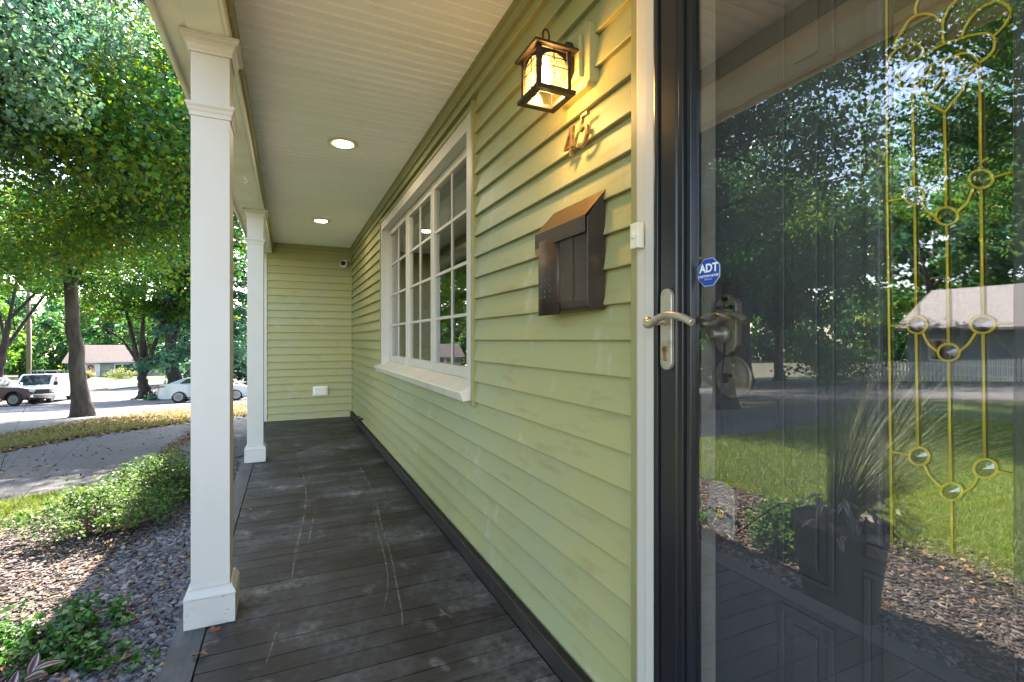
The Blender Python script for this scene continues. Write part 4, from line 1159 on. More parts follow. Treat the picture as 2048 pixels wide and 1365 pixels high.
# ---------------------------------------------------------------- grass
def grass(name, P, h, w, mat, label, lean=0.35):
    n = len(P)
    hh = h * RNG.uniform(0.45, 1.3, n); a = RNG.uniform(0, 6.283, n)
    dx, dy = np.cos(a), np.sin(a)
    ln = RNG.normal(0, lean, (n, 2)) * hh[:, None]
    ww = w * RNG.uniform(0.6, 1.2, n)
    b0 = P + np.stack([dx * ww, dy * ww, np.zeros(n)], 1); b1 = P - np.stack([dx * ww, dy * ww, np.zeros(n)], 1)
    mid = P + np.stack([ln[:, 0] * 0.4, ln[:, 1] * 0.4, hh * 0.6], 1)
    m0 = mid + np.stack([dx * ww, dy * ww, np.zeros(n)], 1) * 0.7; m1 = mid - np.stack([dx * ww, dy * ww, np.zeros(n)], 1) * 0.7
    tip = P + np.stack([ln[:, 0], ln[:, 1], hh], 1)
    V = np.stack([b0, b1, m1, m0, tip], 1).reshape(-1, 3)
    k = np.arange(n)[:, None] * 5
    q = np.array([[0, 1, 2, 3]]) + k; t = np.array([[3, 2, 4]]) + k
    tone = RNG.random(n)
    o = mesh_obj(name, np_mesh(name, V, q, t, attr=np.concatenate([tone, tone])), mat)
    tag(o, label, kind='stuff'); return o
m_grass = M_leaf('grass_blade', [(0, (0.06, 0.12, 0.012)), (0.6, (0.11, 0.19, 0.022)), (0.9, (0.17, 0.19, 0.04)), (1, (0.26, 0.22, 0.10))], 0.4)
x = -1.5 - 7.5 * RNG.random(150000) ** 1.6; y = RNG.uniform(-0.6, 6.2, 150000)
near_e = np.interp(y, [-1.5, 0.2, 1.3, 2.2, 3.1, 4.0, 4.9, 5.55], [-2.2, -1.9, -1.9, -1.95, -2.0, -2.05, -1.9, -1.5]) + RNG.normal(0, 0.09, len(x))
far_e = np.interp(y, [4.9, 5.2, 5.4, 5.95, 6.3], [-9.0, -4.6, -3.3, -2.3, -1.6])
k = (x < near_e) & (x > far_e)
k &= (RNG.random(len(x)) < np.clip((near_e - x) / 0.35 + 0.25, 0, 1))
P = np.stack([x[k], y[k], ground_z_np(x[k], y[k]) + 0.008], 1)
grass('grass', P, 0.05, 0.0030, m_grass, 'bright green lawn grass in front of the mulch bed', 0.75)
vp = []
for i in range(9000):
    px = RNG.uniform(-60, 500)
    lo = np.interp(px, [0, 180, 380, 475], [905, 872, 846, 834]); hi = np.interp(px, [0, 180, 380, 490], [875, 842, 816, 804])
    py = lo + (hi - lo) * RNG.random() ** 1.8
    xx, yy = G(px, py); vp.append((xx, yy, ground_z(xx, yy) + 0.01))
m_dry = M_leaf('verge_grass_blade', [(0, (0.07, 0.095, 0.02)), (0.6, (0.13, 0.14, 0.035)), (1, (0.24, 0.20, 0.09))], 0.35)
grass('grass', np.array(vp), 0.10, 0.007, m_dry, 'thin dry grass on the verge between driveway and street', 0.5)

# ---------------------------------------------------------------- leaves and trees
def leaf_field(centres, radii, n_per, size, droop=0.5, tone_c=None, tone_s=0.18, flat=0.7):
    """leaf quads spread round clump centres"""
    c = np.repeat(centres, n_per, 0); r = np.repeat(radii, n_per)
    n = len(c)
    d = RNG.normal(0, 1, (n, 3)); d /= np.linalg.norm(d, axis=1, keepdims=True)
    rr = r * RNG.random(n) ** 0.45
    P = c + d * rr[:, None] * np.array([1, 1, flat])
    P[:, 2] -= 0.10 * r * RNG.random(n)
    s = size * RNG.uniform(0.6, 1.4, n)
    w = s * RNG.uniform(0.6, 0.95, n)
    z = np.zeros(n)
    fold = s * RNG.uniform(-0.25, 0.25, n)
    base = np.stack([np.stack([z, z, z], 1), np.stack([s * 0.45, w * 0.5, fold], 1), np.stack([s, z, -s * 0.15], 1), np.stack([s * 0.45, -w * 0.5, fold], 1)], 1)
    Rm = rotz(RNG.uniform(0, 6.283, n)) @ np.transpose(rotx(np.zeros(n)), (0, 2, 1))
    pitch = RNG.normal(droop, 0.45, n); roll = RNG.normal(0, 0.6, n)
    cp, sp = np.cos(pitch), np.sin(pitch); o = np.ones(n)
    Ry = np.stack([np.stack([cp, z, sp], -1), np.stack([z, o, z], -1), np.stack([-sp, z, cp], -1)], -2)
    Rm = Rm @ Ry @ rotx(roll)
    V = np.einsum('nij,nkj->nki', Rm, base) + P[:, None, :]
    F = np.array([0, 1, 2, 3])[None] + (np.arange(n) * 4)[:, None]
    if tone_c is None: tone_c = RNG.random(len(centres))
    tone = np.clip(np.repeat(tone_c, n_per) + RNG.normal(0, tone_s, n), 0, 1)
    return V.reshape(-1, 3), F, tone

m_bark = M('maple_bark', (0.060, 0.048, 0.037), 0.95, var=[(9, (0.030, 0.024, 0.019), 0.45, 0.6, (1, 1, 0.18)), (3, (0.085, 0.073, 0.058), 0.5, 0.75, (1, 1, 0.4))], bump=[(16, 1.0, (1, 1, 0.12)), (50, 0.5, (1, 1, 0.3))])
m_maple = M_leaf('maple_leaf', [(0, (0.018, 0.068, 0.030)), (0.4, (0.034, 0.11, 0.038)), (0.75, (0.055, 0.155, 0.032)), (0.96, (0.085, 0.18, 0.022)), (1, (0.13, 0.18, 0.02))], 0.58, 0.42, 0.45)
m_cool = M_leaf('cool_maple_leaf', [(0, (0.028, 0.085, 0.07)), (0.5, (0.05, 0.13, 0.095)), (0.85, (0.08, 0.165, 0.085)), (1, (0.11, 0.18, 0.06))], 0.42, 0.36, 0.6)
m_yellowgreen = M_leaf('yellow_green_leaf', [(0, (0.03, 0.10, 0.018)), (0.5, (0.06, 0.155, 0.025)), (1, (0.12, 0.20, 0.03))], 0.55)
m_pine = M_leaf('pine_needle', [(0, (0.02, 0.08, 0.045)), (0.5, (0.04, 0.13, 0.075)), (1, (0.08, 0.18, 0.10))], 0.3)

def tree(name, label, base, trunk_top, r0, centre, rad, n_cl, n_leaf, size, mat, cl_r=(0.9, 1.7), forks=5, group=None, shell=0.5, zmin=None, tone=(0.1, 0.9), limbs=None, extra=None, backlit_tone=0.0):
    bx_, by_ = base; bz = ground_z(bx_, by_) - 0.08
    root = empty(name, (bx_, by_, bz)); tag(root, label, 'tree', group)
    tr = MB()
    def L_(p): return (p[0] - bx_, p[1] - by_, p[2] - bz)
    b = Vector((bx_, by_, bz)); t = Vector(trunk_top)
    pts = []; rr = []
    N_ = 12
    wob = [Vector((random.uniform(-1, 1), random.uniform(-1, 1), 0)) * r0 * 0.22 for _ in range(N_ + 1)]
    for i in range(N_ + 1):
        f = i / N_
        p = b.lerp(t, f) + wob[i] * min(1, f * 3) * (1 - f * 0.3)
        pts.append(L_(p)); rr.append(r0 * (1.0 + 0.55 * math.exp(-f * 14)) * (1 - 0.42 * f))
    tr.tube(pts, rr, 14)
    # root flare
    for k in range(6):
        a = k * 1.05 + random.uniform(-0.3, 0.3)
        q = Vector((math.cos(a), math.sin(a), 0))
        tr.tube([L_(b + q * r0 * 0.55 + Vector((0, 0, r0 * 1.5))), L_(b + q * r0 * 1.15 + Vector((0, 0, r0 * 0.42))), L_(b + q * r0 * 2.0 + Vector((0, 0, 0.0)))], [r0 * 0.36, r0 * 0.34, r0 * 0.12], 7)
    # clump centres
    cs = []
    c0 = Vector(centre)
    tries = 0
    while len(cs) < n_cl and tries < n_cl * 40:
        tries += 1
        d = Vector((random.gauss(0, 1), random.gauss(0, 1), random.gauss(0, 1))).normalized()
        f = shell + (1 - shell) * random.random() ** 0.7
        p = c0 + Vector((d.x * rad[0], d.y * rad[1], d.z * rad[2])) * f
        if zmin is not None and p.z < zmin + random.uniform(0, 0.8): continue
        cs.append(p)
    if extra: cs += [Vector(e) for e in extra]
    # main limbs
    mains = []
    tops = [b.lerp(t, 0.62 + 0.38 * k / max(forks - 1, 1)) for k in range(forks)]
    for k, s in enumerate(tops):
        a = k * 2.4 + random.uniform(-0.4, 0.4)
        e = c0 + Vector((math.cos(a) * rad[0] * 0.55, math.sin(a) * rad[1] * 0.55, rad[2] * random.uniform(-0.1, 0.6)))
        mid = s.lerp(e, 0.5) + Vector((0, 0, rad[2] * 0.10))
        cv = smooth_curve([s, mid, e], 5)
        mains.append(cv)
        tr.tube([L_(p) for p in cv], [r0 * (0.42 - 0.32 * i / (len(cv) - 1)) for i in range(len(cv))], 8)
    if limbs:
        for (cv, ra, rb) in limbs:
            cv = smooth_curve(cv, 5)
            tr.tube([L_(p) for p in cv], [ra + (rb - ra) * i / (len(cv) - 1) for i in range(len(cv))], 9)
            mains.append(cv)
    trunk = tr.build('trunk', m_bark, root)
    br = MB()
    for c in cs:
        best = None
        for cv in mains:
            for i, p in enumerate(cv):
                dd = (p - c).length + (0.8 if p.z > c.z + 0.5 else 0)
                if best is None or dd < best[0]: best = (dd, p)
        s = best[1]
        mid = s.lerp(c, 0.55) + Vector((random.uniform(-0.3, 0.3), random.uniform(-0.3, 0.3), 0.25))
        far = (s - c).length > 4.5
        br.tube([L_(s), L_(mid), L_(c)], [0.018, 0.012, 0.006] if far else [min(0.055, r0 * 0.2), 0.03, 0.012], 5)
    br.build('branches', m_bark, root)
    cen = np.array([L_(p) for p in cs]); rads = RNG.uniform(cl_r[0], cl_r[1], len(cs))
    tc = RNG.uniform(tone[0], tone[1], len(cs))
    if backlit_tone:
        zz = cen[:, 2]; zn = (zz - zz.min()) / max(1e-6, np.ptp(zz)); tc = np.clip(tc + backlit_tone * (0.5 - zn), 0, 0.97)  # lower clumps toned lighter, painting in the backlit look
    V, F, tn = leaf_field(cen, rads, max(1, int(n_leaf / len(cs))), size, tone_c=tc)
    o = mesh_obj('crown', np_mesh('crown', V, F, attr=tn), mat, root)
    return root

t1 = G(166, 834)
def at(px, py, d):
    r = ray(px, py); return (r[0] * d, r[1] * d, CAM_Z + r[2] * d)
d1 = t1[1] / ray(166, 834)[1]
tree('maple_tree', 'tall maple with thick dark trunk on the verge, left of the parked silver sedan', t1, at(122, 420, d1), 0.25, (t1[0] + 0.8, t1[1] - 2.5, 9.2), (8.0, 7.5, 6.0), 165, 165000, 0.118, m_maple, (0.9, 1.8), 5, 'street trees', 0.45, 3.7, (0.2, 0.95), backlit_tone=0.35,
     extra=[at(random.uniform(-20, 380), random.uniform(400, 525), random.uniform(13, 22)) for k in range(40)] + [(random.uniform(-6.0, 1.0), yy, random.uniform(4.9, min(11, 5.6 + (yy - 12) * 0.8))) for yy in [random.uniform(11.8, 22) for k in range(110)]])  # second batch of clumps added in the sun's path to shade the driveway
t0 = (-7.9, 8.6)
tree('maple_tree', 'maple beside the driveway whose cool green boughs overhang the top of the view', t0, (-7.6, 8.9, 4.4), 0.24, (-7.1, 11.0, 6.5), (4.4, 5.2, 3.3), 180, 120000, 0.088, m_cool, (0.6, 1.15), 5, 'street trees', 0.3, 3.7, (0.1, 0.9))
t2 = G(292, 798)
d2 = t2[1] / ray(292, 798)[1]
tree('maple_tree', 'low forked maple with split trunk just left of the silver sedan', t2, at(282, 735, d2), 0.44, (t2[0] - 0.5, t2[1] - 1.0, 5.0), (6.0, 5.0, 4.0), 110, 26000, 0.17, m_yellowgreen, (0.6, 1.2), 3, 'street trees', 0.4, 2.3, (0.2, 0.9),
     limbs=[([Vector(at(284, 742, d2)), Vector(at(268, 712, d2)), Vector(at(245, 680, d2))], 0.20, 0.08), ([Vector(at(290, 745, d2)), Vector(at(291, 705, d2)), Vector(at(286, 670, d2))], 0.26, 0.12), ([Vector(at(286, 738, d2)), Vector(at(268, 700, d2)), Vector(at(268, 672, d2))], 0.16, 0.07)])
r_ = ray(352, 700); t3 = (r_[0] * 37, r_[1] * 37)
tree('maple_tree', 'leaning maple trunk behind the roof of the silver sedan', t3, at(336, 640, 37), 0.50, (t3[0] - 1.0, t3[1] + 1, 9.0), (6, 6, 5), 80, 14000, 0.24, m_maple, (1.0, 1.9), 4, 'street trees', 0.4, 2.5, (0.1, 0.7), limbs=[([Vector(at(338, 655, 37)), Vector(at(322, 625, 37)), Vector(at(330, 590, 36))], 0.36, 0.18)])
r_ = ray(-14, 700); t4 = (r_[0] * 37, r_[1] * 37)
tree('maple_tree', 'slanting grey trunk at the edge of view behind the maroon pickup', t4, at(18, 640, 37), 0.33, (t4[0] + 2, t4[1] + 1, 8.5), (7, 6, 5), 80, 14000, 0.24, m_yellowgreen, (1.0, 1.9), 4, 'street trees', 0.4, 2.5, (0.1, 0.7))

# pine with drooping needle sprays
def pine(name, label, base, height, radius, n_tier, size, group):
    bx_, by_ = base; bz = ground_z(bx_, by_) - 0.05
    root = empty(name, (bx_, by_, bz)); tag(root, label, 'tree', group)
    tr = MB(); tr.tube([(0, 0, 0), (0.05, 0, height * 0.5), (0, 0, height)], [0.3, 0.2, 0.04], 10)
    tr.build('trunk', m_bark, root)
    cs = []; rs = []; br = MB()
    for i in range(n_tier):
        f = i / (n_tier - 1)
        zz = 1.0 + (height - 1.2) * f
        Rr = radius * (1 - 0.85 * f) * random.uniform(0.8, 1.1)
        for k in range(7):
            a = random.uniform(0, 6.283)
            e = Vector((math.cos(a) * Rr, math.sin(a) * Rr, zz - 0.25 * Rr + random.uniform(-0.3, 0.3)))
            br.tube([(0, 0, zz), (e.x * 0.5, e.y * 0.5, zz + 0.1), tuple(e)], [0.05, 0.035, 0.01], 5)
            for q in range(5):
                u = 0.35 + 0.65 * q / 4
                cs.append((e.x * u, e.y * u, zz + (e.z - zz) * u * u - 0.1)); rs.append(0.55 * (0.6 + Rr / radius))
    br.build('branches', m_bark, root)
    V, F, tn = leaf_field(np.array(cs), np.array(rs), int(26000 / len(cs)), size, droop=0.2, tone_s=0.15, flat=0.55)
    Vr = V.reshape(-1, 4, 3); m_ = Vr.mean(1, keepdims=True)
    ax = (Vr[:, 2:3] - Vr[:, 0:1]); 
    side = (Vr[:, 1:2] - Vr[:, 3:4]) * 0.40
    Vr[:, 1:2] = m_ + side; Vr[:, 3:4] = m_ - side
    mesh_obj('crown', np_mesh('crown', Vr.reshape(-1, 3), F, attr=tn), m_pine, root)
    return root
r_ = ray(428, 700); pine('pine_tree', 'blue green pine seen between the two porch posts', (r_[0] * 39, r_[1] * 39), 17, 6.4, 16, 0.32, 'pine trees')
# backdrop trees across the street and in the direction the door glass mirrors
bk = [(-30, 66, 9, 'yellow green tree right behind the white van'), (-40, 60, 9, 'yellow green tree behind the maroon pickup'), (-50, 74, 11, 'broad tree at the far left behind the vehicles'),
      (-42, 112, 15, 'tall tree left of the brown roofed house'), (-30, 124, 16, 'tall tree rising behind the brown roofed house'), (-18, 122, 15, 'tall tree right behind the brown roofed house end'), (-8, 112, 14, 'tall dark tree far behind the pine'), (-12, 70, 10, 'shade tree across the street behind the silver sedan'), (2, 80, 12, 'tree far behind the end of the porch')]
for i, (x, y, h, lab) in enumerate(bk):
    gz = ground_z(x, y)
    tree('shade_tree', lab, (x, y), (x + random.uniform(-.6, .6), y, gz + h * 0.42), 0.30, (x, y, gz + h * 0.62), (h * 0.52, h * 0.5, h * 0.5), 60, 7000, 0.42 if y < 90 else 0.6, m_yellowgreen if i < 3 else m_maple, (1.0, 2.1), 4, 'trees across the street', 0.4, gz + 1.2, (0.15, 0.85))
rf = [(-20, 18.5, 14, 0.26, m_maple), (-20.5, 24, 13, 0.3, m_maple), (-23.5, 21, 15, 0.3, m_cool), (-26, 28, 14, 0.35, m_maple), (-31, 34, 15, 0.35, m_cool), (-29, 23, 13, 0.3, m_maple), (-48, 23, 17, 0.4, m_maple), (-48, 14, 17, 0.4, m_cool), (-11.8, 3.0, 12, 0.22, m_maple), (-28, 4, 15, 0.3, m_cool)]
rlab = ['maple mirrored in the upper storm door glass beside the driveway trunk', 'tree mirrored in the middle of the storm door glass', 'cool green tree mirrored in the storm door glass', 'large tree mirrored far back in the storm door glass', 'tall tree mirrored behind others in the storm door glass', 'yellow green tree mirrored in the storm door glass', 'tree behind the white sided house mirrored in the leaded glass', 'dark tree beside the white sided house in the leaded glass', 'small maple mirrored at the top of the leaded glass', 'tree mirrored at the right edge of the leaded glass']
for (x, y, h, r0, mt), lab in zip(rf, rlab):
    gz = ground_z(x, y)
    tree('shade_tree', lab, (x, y), (x, y + 0.3, gz + h * 0.45), r0, (x, y, gz + h * 0.68), (h * 0.5, h * 0.5, h * 0.42), 150 if x > -13 else 85, 85000 if x > -13 else 20000, 0.12 if x > -13 else 0.18 if x > -25 else 0.34, mt, (0.9, 1.9), 4, 'trees along the street to the left', 0.35, gz + (1.6 if x < -19 else 2.8), (0.1, 0.9))
# closing belt of woodland
n = 1500
a = RNG.uniform(R(-100), R(20), n); dist = RNG.uniform(140, 170, n)
cx = np.sin(a) * dist; cy = np.cos(a) * dist
cen = np.stack([cx, cy, ground_z_np(cx, cy) + RNG.uniform(0.5, 17, n)], 1)
V, F, tn = leaf_field(cen, RNG.uniform(2.5, 4.5, n), 45, 1.5, tone_s=0.2)
o = mesh_obj('woodland', np_mesh('woodland', V, F, attr=tn), m_maple); tag(o, 'far woodland closing the view behind the houses', kind='stuff')

# ---------------------------------------------------------------- shrubs, ground cover, planter
m_box = M_leaf('boxwood_leaf', [(0, (0.025, 0.07, 0.015)), (0.5, (0.05, 0.125, 0.025)), (0.85, (0.09, 0.18, 0.035)), (1, (0.15, 0.22, 0.05))], 0.35, 0.5, 0.28)
m_twig = M('grey_twig', (0.14, 0.115, 0.09), 0.9, bump=[(80, 0.4, None)])
def shrub(label, base, w, d, h, n_cl, n_leaf, size, lift=0.16, shift=(0, 0)):
    x, y = base; zb = ground_z(x, y)
    root = empty('shrub', (x, y, zb)); tag(root, label, 'shrub', 'shrubs in the mulch bed')
    cs = []; st = MB()
    for i in range(n_cl):
        a = random.uniform(0, 6.283); f = random.random() ** 0.5
        px, py = math.cos(a) * w * f + shift[0], math.sin(a) * d * f + shift[1]
        top = h * (1 - 0.45 * f * f) * random.uniform(0.72, 1.08)
        pz = lift + (top - lift) * random.random() ** 0.55
        cs.append((px, py, pz))
        s = (px * 0.06 + random.uniform(-.03, .03), py * 0.06 + random.uniform(-.03, .03), 0.0)
        m1 = (px * 0.35 + random.uniform(-.05, .05), py * 0.35 + random.uniform(-.05, .05), pz * 0.28 + 0.03)
        m2 = (px * 0.75, py * 0.75, pz * 0.72)
        st.tube([s, m1, m2, (px, py, pz)], [0.008, 0.0065, 0.004, 0.002], 5)
    st.build('stems', m_twig, root)
    V, F, tn = leaf_field(np.array(cs), RNG.uniform(0.05, 0.10, n_cl), int(n_leaf / n_cl), size, droop=-0.1, tone_s=0.2, flat=0.9, tone_c=RNG.uniform(0.2, 0.8, n_cl))
    mesh_obj('foliage', np_mesh('foliage', V, F, attr=tn), m_box, root)
shrub('low spreading boxwood with bare lower stems in the mulch', (-1.22, 4.40), 0.50, 0.34, 0.36, 105, 4600, 0.022, 0.17)
shrub('taller leafy boxwood partly hidden by the near post', (-0.98, 5.15), 0.46, 0.45, 0.45, 130, 6600, 0.023, 0.14)
shrub('low green clump mirrored beside the planter', (-1.35, 2.15), 0.28, 0.22, 0.32, 70, 3600, 0.03, 0.06)
# trailing ground cover
m_vinca = M_leaf('vinca_leaf', [(0, (0.02, 0.075, 0.015)), (0.6, (0.04, 0.14, 0.025)), (1, (0.09, 0.21, 0.045))], 0.3, 0.38, 0.4)
cs = []; st = MB()
for i in range(105):
    px = RNG.uniform(-40, 250); py = 1215 + (RNG.random() ** 0.8) * 150
    py = max(py, 1300 - px * 0.35 + RNG.normal(0, 12))
    if px > 200 and py > 1260: px -= 60
    x, y = G(px, py); zb = ground_z(x, y)
    e = (x + RNG.normal(0, 0.03), y + RNG.normal(0, 0.05), zb + RNG.uniform(0.05, 0.12))
    st.tube([(x, y, zb), ((x + e[0]) / 2, (y + e[1]) / 2, e[2] * 0.6 + zb * 0.4), e], 0.0018, 4)
    for q in range(4):
        f = 0.3 + 0.7 * q / 3
        cs.append((x + (e[0] - x) * f, y + (e[1] - y) * f, zb + (e[2] - zb) * f))
for i in range(16):
    px = RNG.uniform(180, 300); py = RNG.uniform(1310, 1370); x, y = G(px, py); cs.append((x, y, ground_z(x, y) + RNG.uniform(0.03, 0.07)))
V, F, tn = leaf_field(np.array(cs), np.full(len(cs), 0.026), 5, 0.030, droop=-0.2, tone_s=0.2)
gc = mesh_obj('ground_cover', np_mesh('ground_cover', V, F, attr=tn), m_vinca); tag(gc, 'glossy trailing ground cover leaves spreading over the gravel', kind='stuff')
st.build('stems', m_twig, gc)

# planter with fountain grass and purple foliage
PX, PY = -0.85, 1.55
pz = ground_z(PX, PY) + 0.02
plr = empty('planter', (PX, PY, pz)); tag(plr, 'dark tapered planter pot beside the porch edge, mirrored in the door', 'planter')
m_pot = M('dark_resin_pot', (0.035, 0.032, 0.032), 0.55, bump=[(30, 0.1, None)])
MB().lathe([(0.15, 0.0), (0.155, 0.02), (0.20, 0.40), (0.215, 0.41), (0.215, 0.45), (0.195, 0.455), (0.19, 0.43)], (0, 0, 0), 'z', 28).build('pot', m_pot, plr)
MB().lathe([(0.188, 0.405), (0.188, 0.43), (0.10, 0.438)], (0, 0, 0), 'z', 20).build('soil', m_soil, plr)
def blades(n, L0, L1, w, spread, up, c=(0, 0, 0), r=0.06):
    vs = []; fs = []; tn = []
    for i in range(n):
        a = random.uniform(0, 6.283); sp = random.random() ** 0.7 * spread; Lb = random.uniform(L0, L1)
        dx, dy = math.cos(a), math.sin(a); p = Vector((c[0] + dx * r * random.random(), c[1] + dy * r * random.random(), c[2]))
        dy = dy * 0.5 - 0.5 if dy > -0.9 else dy; dx = dx * 0.65 - 0.22
        v = Vector((dx * sp, dy * sp, up)).normalized(); seg = 7; b = len(vs); ww = w * random.uniform(0.6, 1.2)
        sd = Vector((-dy, dx, 0)); tv = random.random()
        for k in range(seg + 1):
            f = k / seg; wv = sd * ww * (1 - f * 0.9)
            vs += [p + wv, p - wv]
            if k: fs.append((b + 2 * k - 2, b + 2 * k - 1, b + 2 * k + 1, b + 2 * k)); tn.append(tv)
            p = p + v * (Lb / seg); v = (v + Vector((dx, dy, -0.35)) * 0.10 * (0.6 + sp)).normalized()
    return np.array(vs), np.array(fs), np.array(tn)
m_fount = M_leaf('fountain_grass_blade', [(0, (0.05, 0.075, 0.035)), (0.6, (0.09, 0.12, 0.06)), (1, (0.17, 0.18, 0.10))], 0.25)
V, F, tn = blades(420, 0.55, 1.05, 0.0028, 0.9, 1.0)
fg = mesh_obj('fountain_grass', np_mesh('fountain_grass', V, F, attr=tn), m_fount); fg.location = (PX, PY, pz + 0.43)
tag(fg, 'tall wispy fountain grass growing from the dark planter', 'plant')
V, F, tn = blades(2, 0.9, 1.0, 0.0022, 0.25, 1.0)
q = at(30, 870, 1.75)
tb = MB().tube(smooth_curve([(PX + 0.02, PY + 0.05, pz + 0.43), at(-30, 1040, 1.66), at(12, 905, 1.72), at(60, 795, 1.80)], 6), [0.0022 * (1 - 0.8 * k / 18) for k in range(19)], 4).build('stray_blade', m_fount)
bpy.context.view_layer.update(); tb.parent = fg; tb.matrix_parent_inverse = fg.matrix_world.inverted()
def make_purple():
    m, nt, N, L, P = new_mat('purple_striped_leaf')
    at_ = N.new('ShaderNodeAttribute'); at_.attribute_name = 'tone'
    cr = N.new('ShaderNodeValToRGB'); cr.color_ramp.interpolation = 'CONSTANT'
    E = cr.color_ramp.elements
    while len(E) < 4: E.new(0.5)
    for e, (p, c) in zip(E, [(0, (0.055, 0.010, 0.028)), (0.3, (0.30, 0.33, 0.29)), (0.6, (0.10, 0.03, 0.06)), (0.8, (0.26, 0.30, 0.26))]): e.position = p; e.color = (*c, 1)
    L.new(at_.outputs['Fac'], cr.inputs['Fac']); L.new(cr.outputs[0], P.inputs['Base Color']); P.inputs['Roughness'].default_value = 0.35
    return m
m_purple = make_purple()
def broad_leaf(p, d, length, width, up=(0, 0, 1)):
    """striped leaf: five strips across, curved along"""
    d = Vector(d).normalized(); s = d.cross(Vector(up)).normalized(); n_ = s.cross(d)
    vs = []; fs = []; tn = []
    seg = 8; cols = 6
    for k in range(seg + 1):
        f = k / seg; w = width * math.sin(math.pi * (0.08 + 0.92 * f)) ** 0.7 * (1 - 0.15 * f)
        c = Vector(p) + d * length * f - n_ * length * 0.35 * f * f
        for j in range(cols + 1):
            q = (j / cols - 0.5) * 2
            vs.append(c + s * w * 0.5 * q + n_ * w * 0.22 * abs(q))
    tones = [0.1, 0.9, 0.7, 0.7, 0.9, 0.1]
    for k in range(seg):
        for j in range(cols):
            a = k * (cols + 1) + j
            fs.append((a, a + 1, a + cols + 2, a + cols + 1)); tn.append(tones[j])
    return vs, fs, tn
ppo = empty('purple_plant', (PX, PY, pz + 0.44))
tag(ppo, 'purple and silver striped trailing plant spilling from the planter', 'plant')
def addleaf(p, dd, length, width, up=(0, 0, 1)):
    v, f, t = broad_leaf(p, dd, length, width, up)
    me = np_mesh('leaf', np.array([(q[0], q[1], q[2] - 0.44) for q in v]), np.array(f), attr=np.array(t), smooth=True)
    mesh_obj('leaf', me, m_purple, ppo)
stm = MB()
for i in range(44):
    a = random.uniform(R(170), R(370)); r = random.uniform(0.10, 0.24); zz = 0.47 + random.uniform(-0.02, 0.14) - max(0, r - 0.18) * 1.4
    addleaf((math.cos(a) * r, math.sin(a) * r, zz), (math.cos(a + random.uniform(-.6, .6)), math.sin(a + random.uniform(-.6, .6)), random.uniform(-0.2, 0.5)), random.uniform(0.07, 0.12), random.uniform(0.026, 0.036))
def loc(px, py, d):
    q = at(px, py, d); return Vector((q[0] - PX, q[1] - PY, q[2] - pz))
stm.tube([(q[0], q[1], q[2] - 0.44) for q in smooth_curve([(0.05, 0.15, 0.44), (0.07, 0.27, 0.46), tuple(loc(40, 1395, 1.62)), tuple(loc(62, 1345, 1.62))], 4)], 0.0035, 6)
addleaf(loc(48, 1362, 1.62), loc(140, 1318, 1.60) - loc(48, 1362, 1.62), 0.165, 0.034, (0.9, 0.2, 0.35))
addleaf(loc(58, 1350, 1.62), loc(70, 1322, 1.64) - loc(58, 1352, 1.62), 0.062, 0.036, (0.3, -0.6, 0.7))
addleaf(loc(70, 1340, 1.62), loc(112, 1322, 1.66) - loc(70, 1342, 1.62), 0.075, 0.032, (0.2, -0.3, 0.9))
addleaf(loc(18, 1380, 1.60), loc(28, 1358, 1.60) - loc(18, 1382, 1.60), 0.055, 0.036, (0.3, -0.6, 0.7))
stm.build('stem', m_purple, ppo)

# brick path at the steps, mirrored low in the door
m_brick = M('worn_brick_paver', (0.20, 0.125, 0.10), 0.85, var=[(30, (0.13, 0.085, 0.07), 0.45, 0.7, None)], rand=0.2, bump=[(60, 0.4, None)])
path = ribbon('brick_path', [(-0.375, -0.62), (-0.375, 0.2), (-0.375, 0.85)], [(-2.6, -0.9), (-2.6, 0.1), (-2.5, 1.1)], 0.018, m_soil, 'brick paver path leading from the porch across the bed', 8, 10)
ribbon('added_bounce_walk', [(-0.375, -6.0), (-0.375, -2.0), (-0.375, -0.63)], [(-3.4, -6.0), (-3.2, -2.2), (-2.7, -0.92)], 0.030, m_brick, 'unseen brick walk added to bounce sunlight onto the porch ceiling', 12, 10)  # unseen sheet added to throw sunlight up to the ceiling
pv = MB().box(-0.098, 0.098, -0.048, 0.048, -0.02, 0.022).mesh('paver'); pv.materials.append(m_brick)
for i in range(11):
    for j in range(14):
        x = -0.48 - 0.2 * i - (0.1 if j % 2 else 0); y = -0.55 + 0.1 * j + 0.10 * (-x - 0.4) / 2.2 * 2.3 * 0.45
        if x < -2.5 or y > 1.0 + 0.08 * i * 0.3: continue
        o = mesh_obj('paver', pv, None, path); o.location = (x, y, ground_z(x, y) + 0.018 + random.uniform(0, 0.004)); o.rotation_euler = (0, 0, 0.05 + random.uniform(-0.015, 0.015))
# ================================================================= vehicles
m_carglass = M('car_window', (0.015, 0.02, 0.022), 0.06, spec=0.8)
m_chrome = M('chrome', (0.6, 0.6, 0.6), 0.15, metal=1.0)
m_alloy = M('alloy_wheel', (0.28, 0.28, 0.29), 0.35, metal=0.8)
m_under = M('underbody_black', (0.015, 0.015, 0.016), 0.8)
m_red_lamp = M('red_tail_lamp', (0.30, 0.01, 0.012), 0.2)
m_clear_lamp = M('clear_lamp', (0.5, 0.5, 0.5), 0.12, spec=0.8)
m_amber = M('amber_lamp', (0.55, 0.18, 0.02), 0.25)

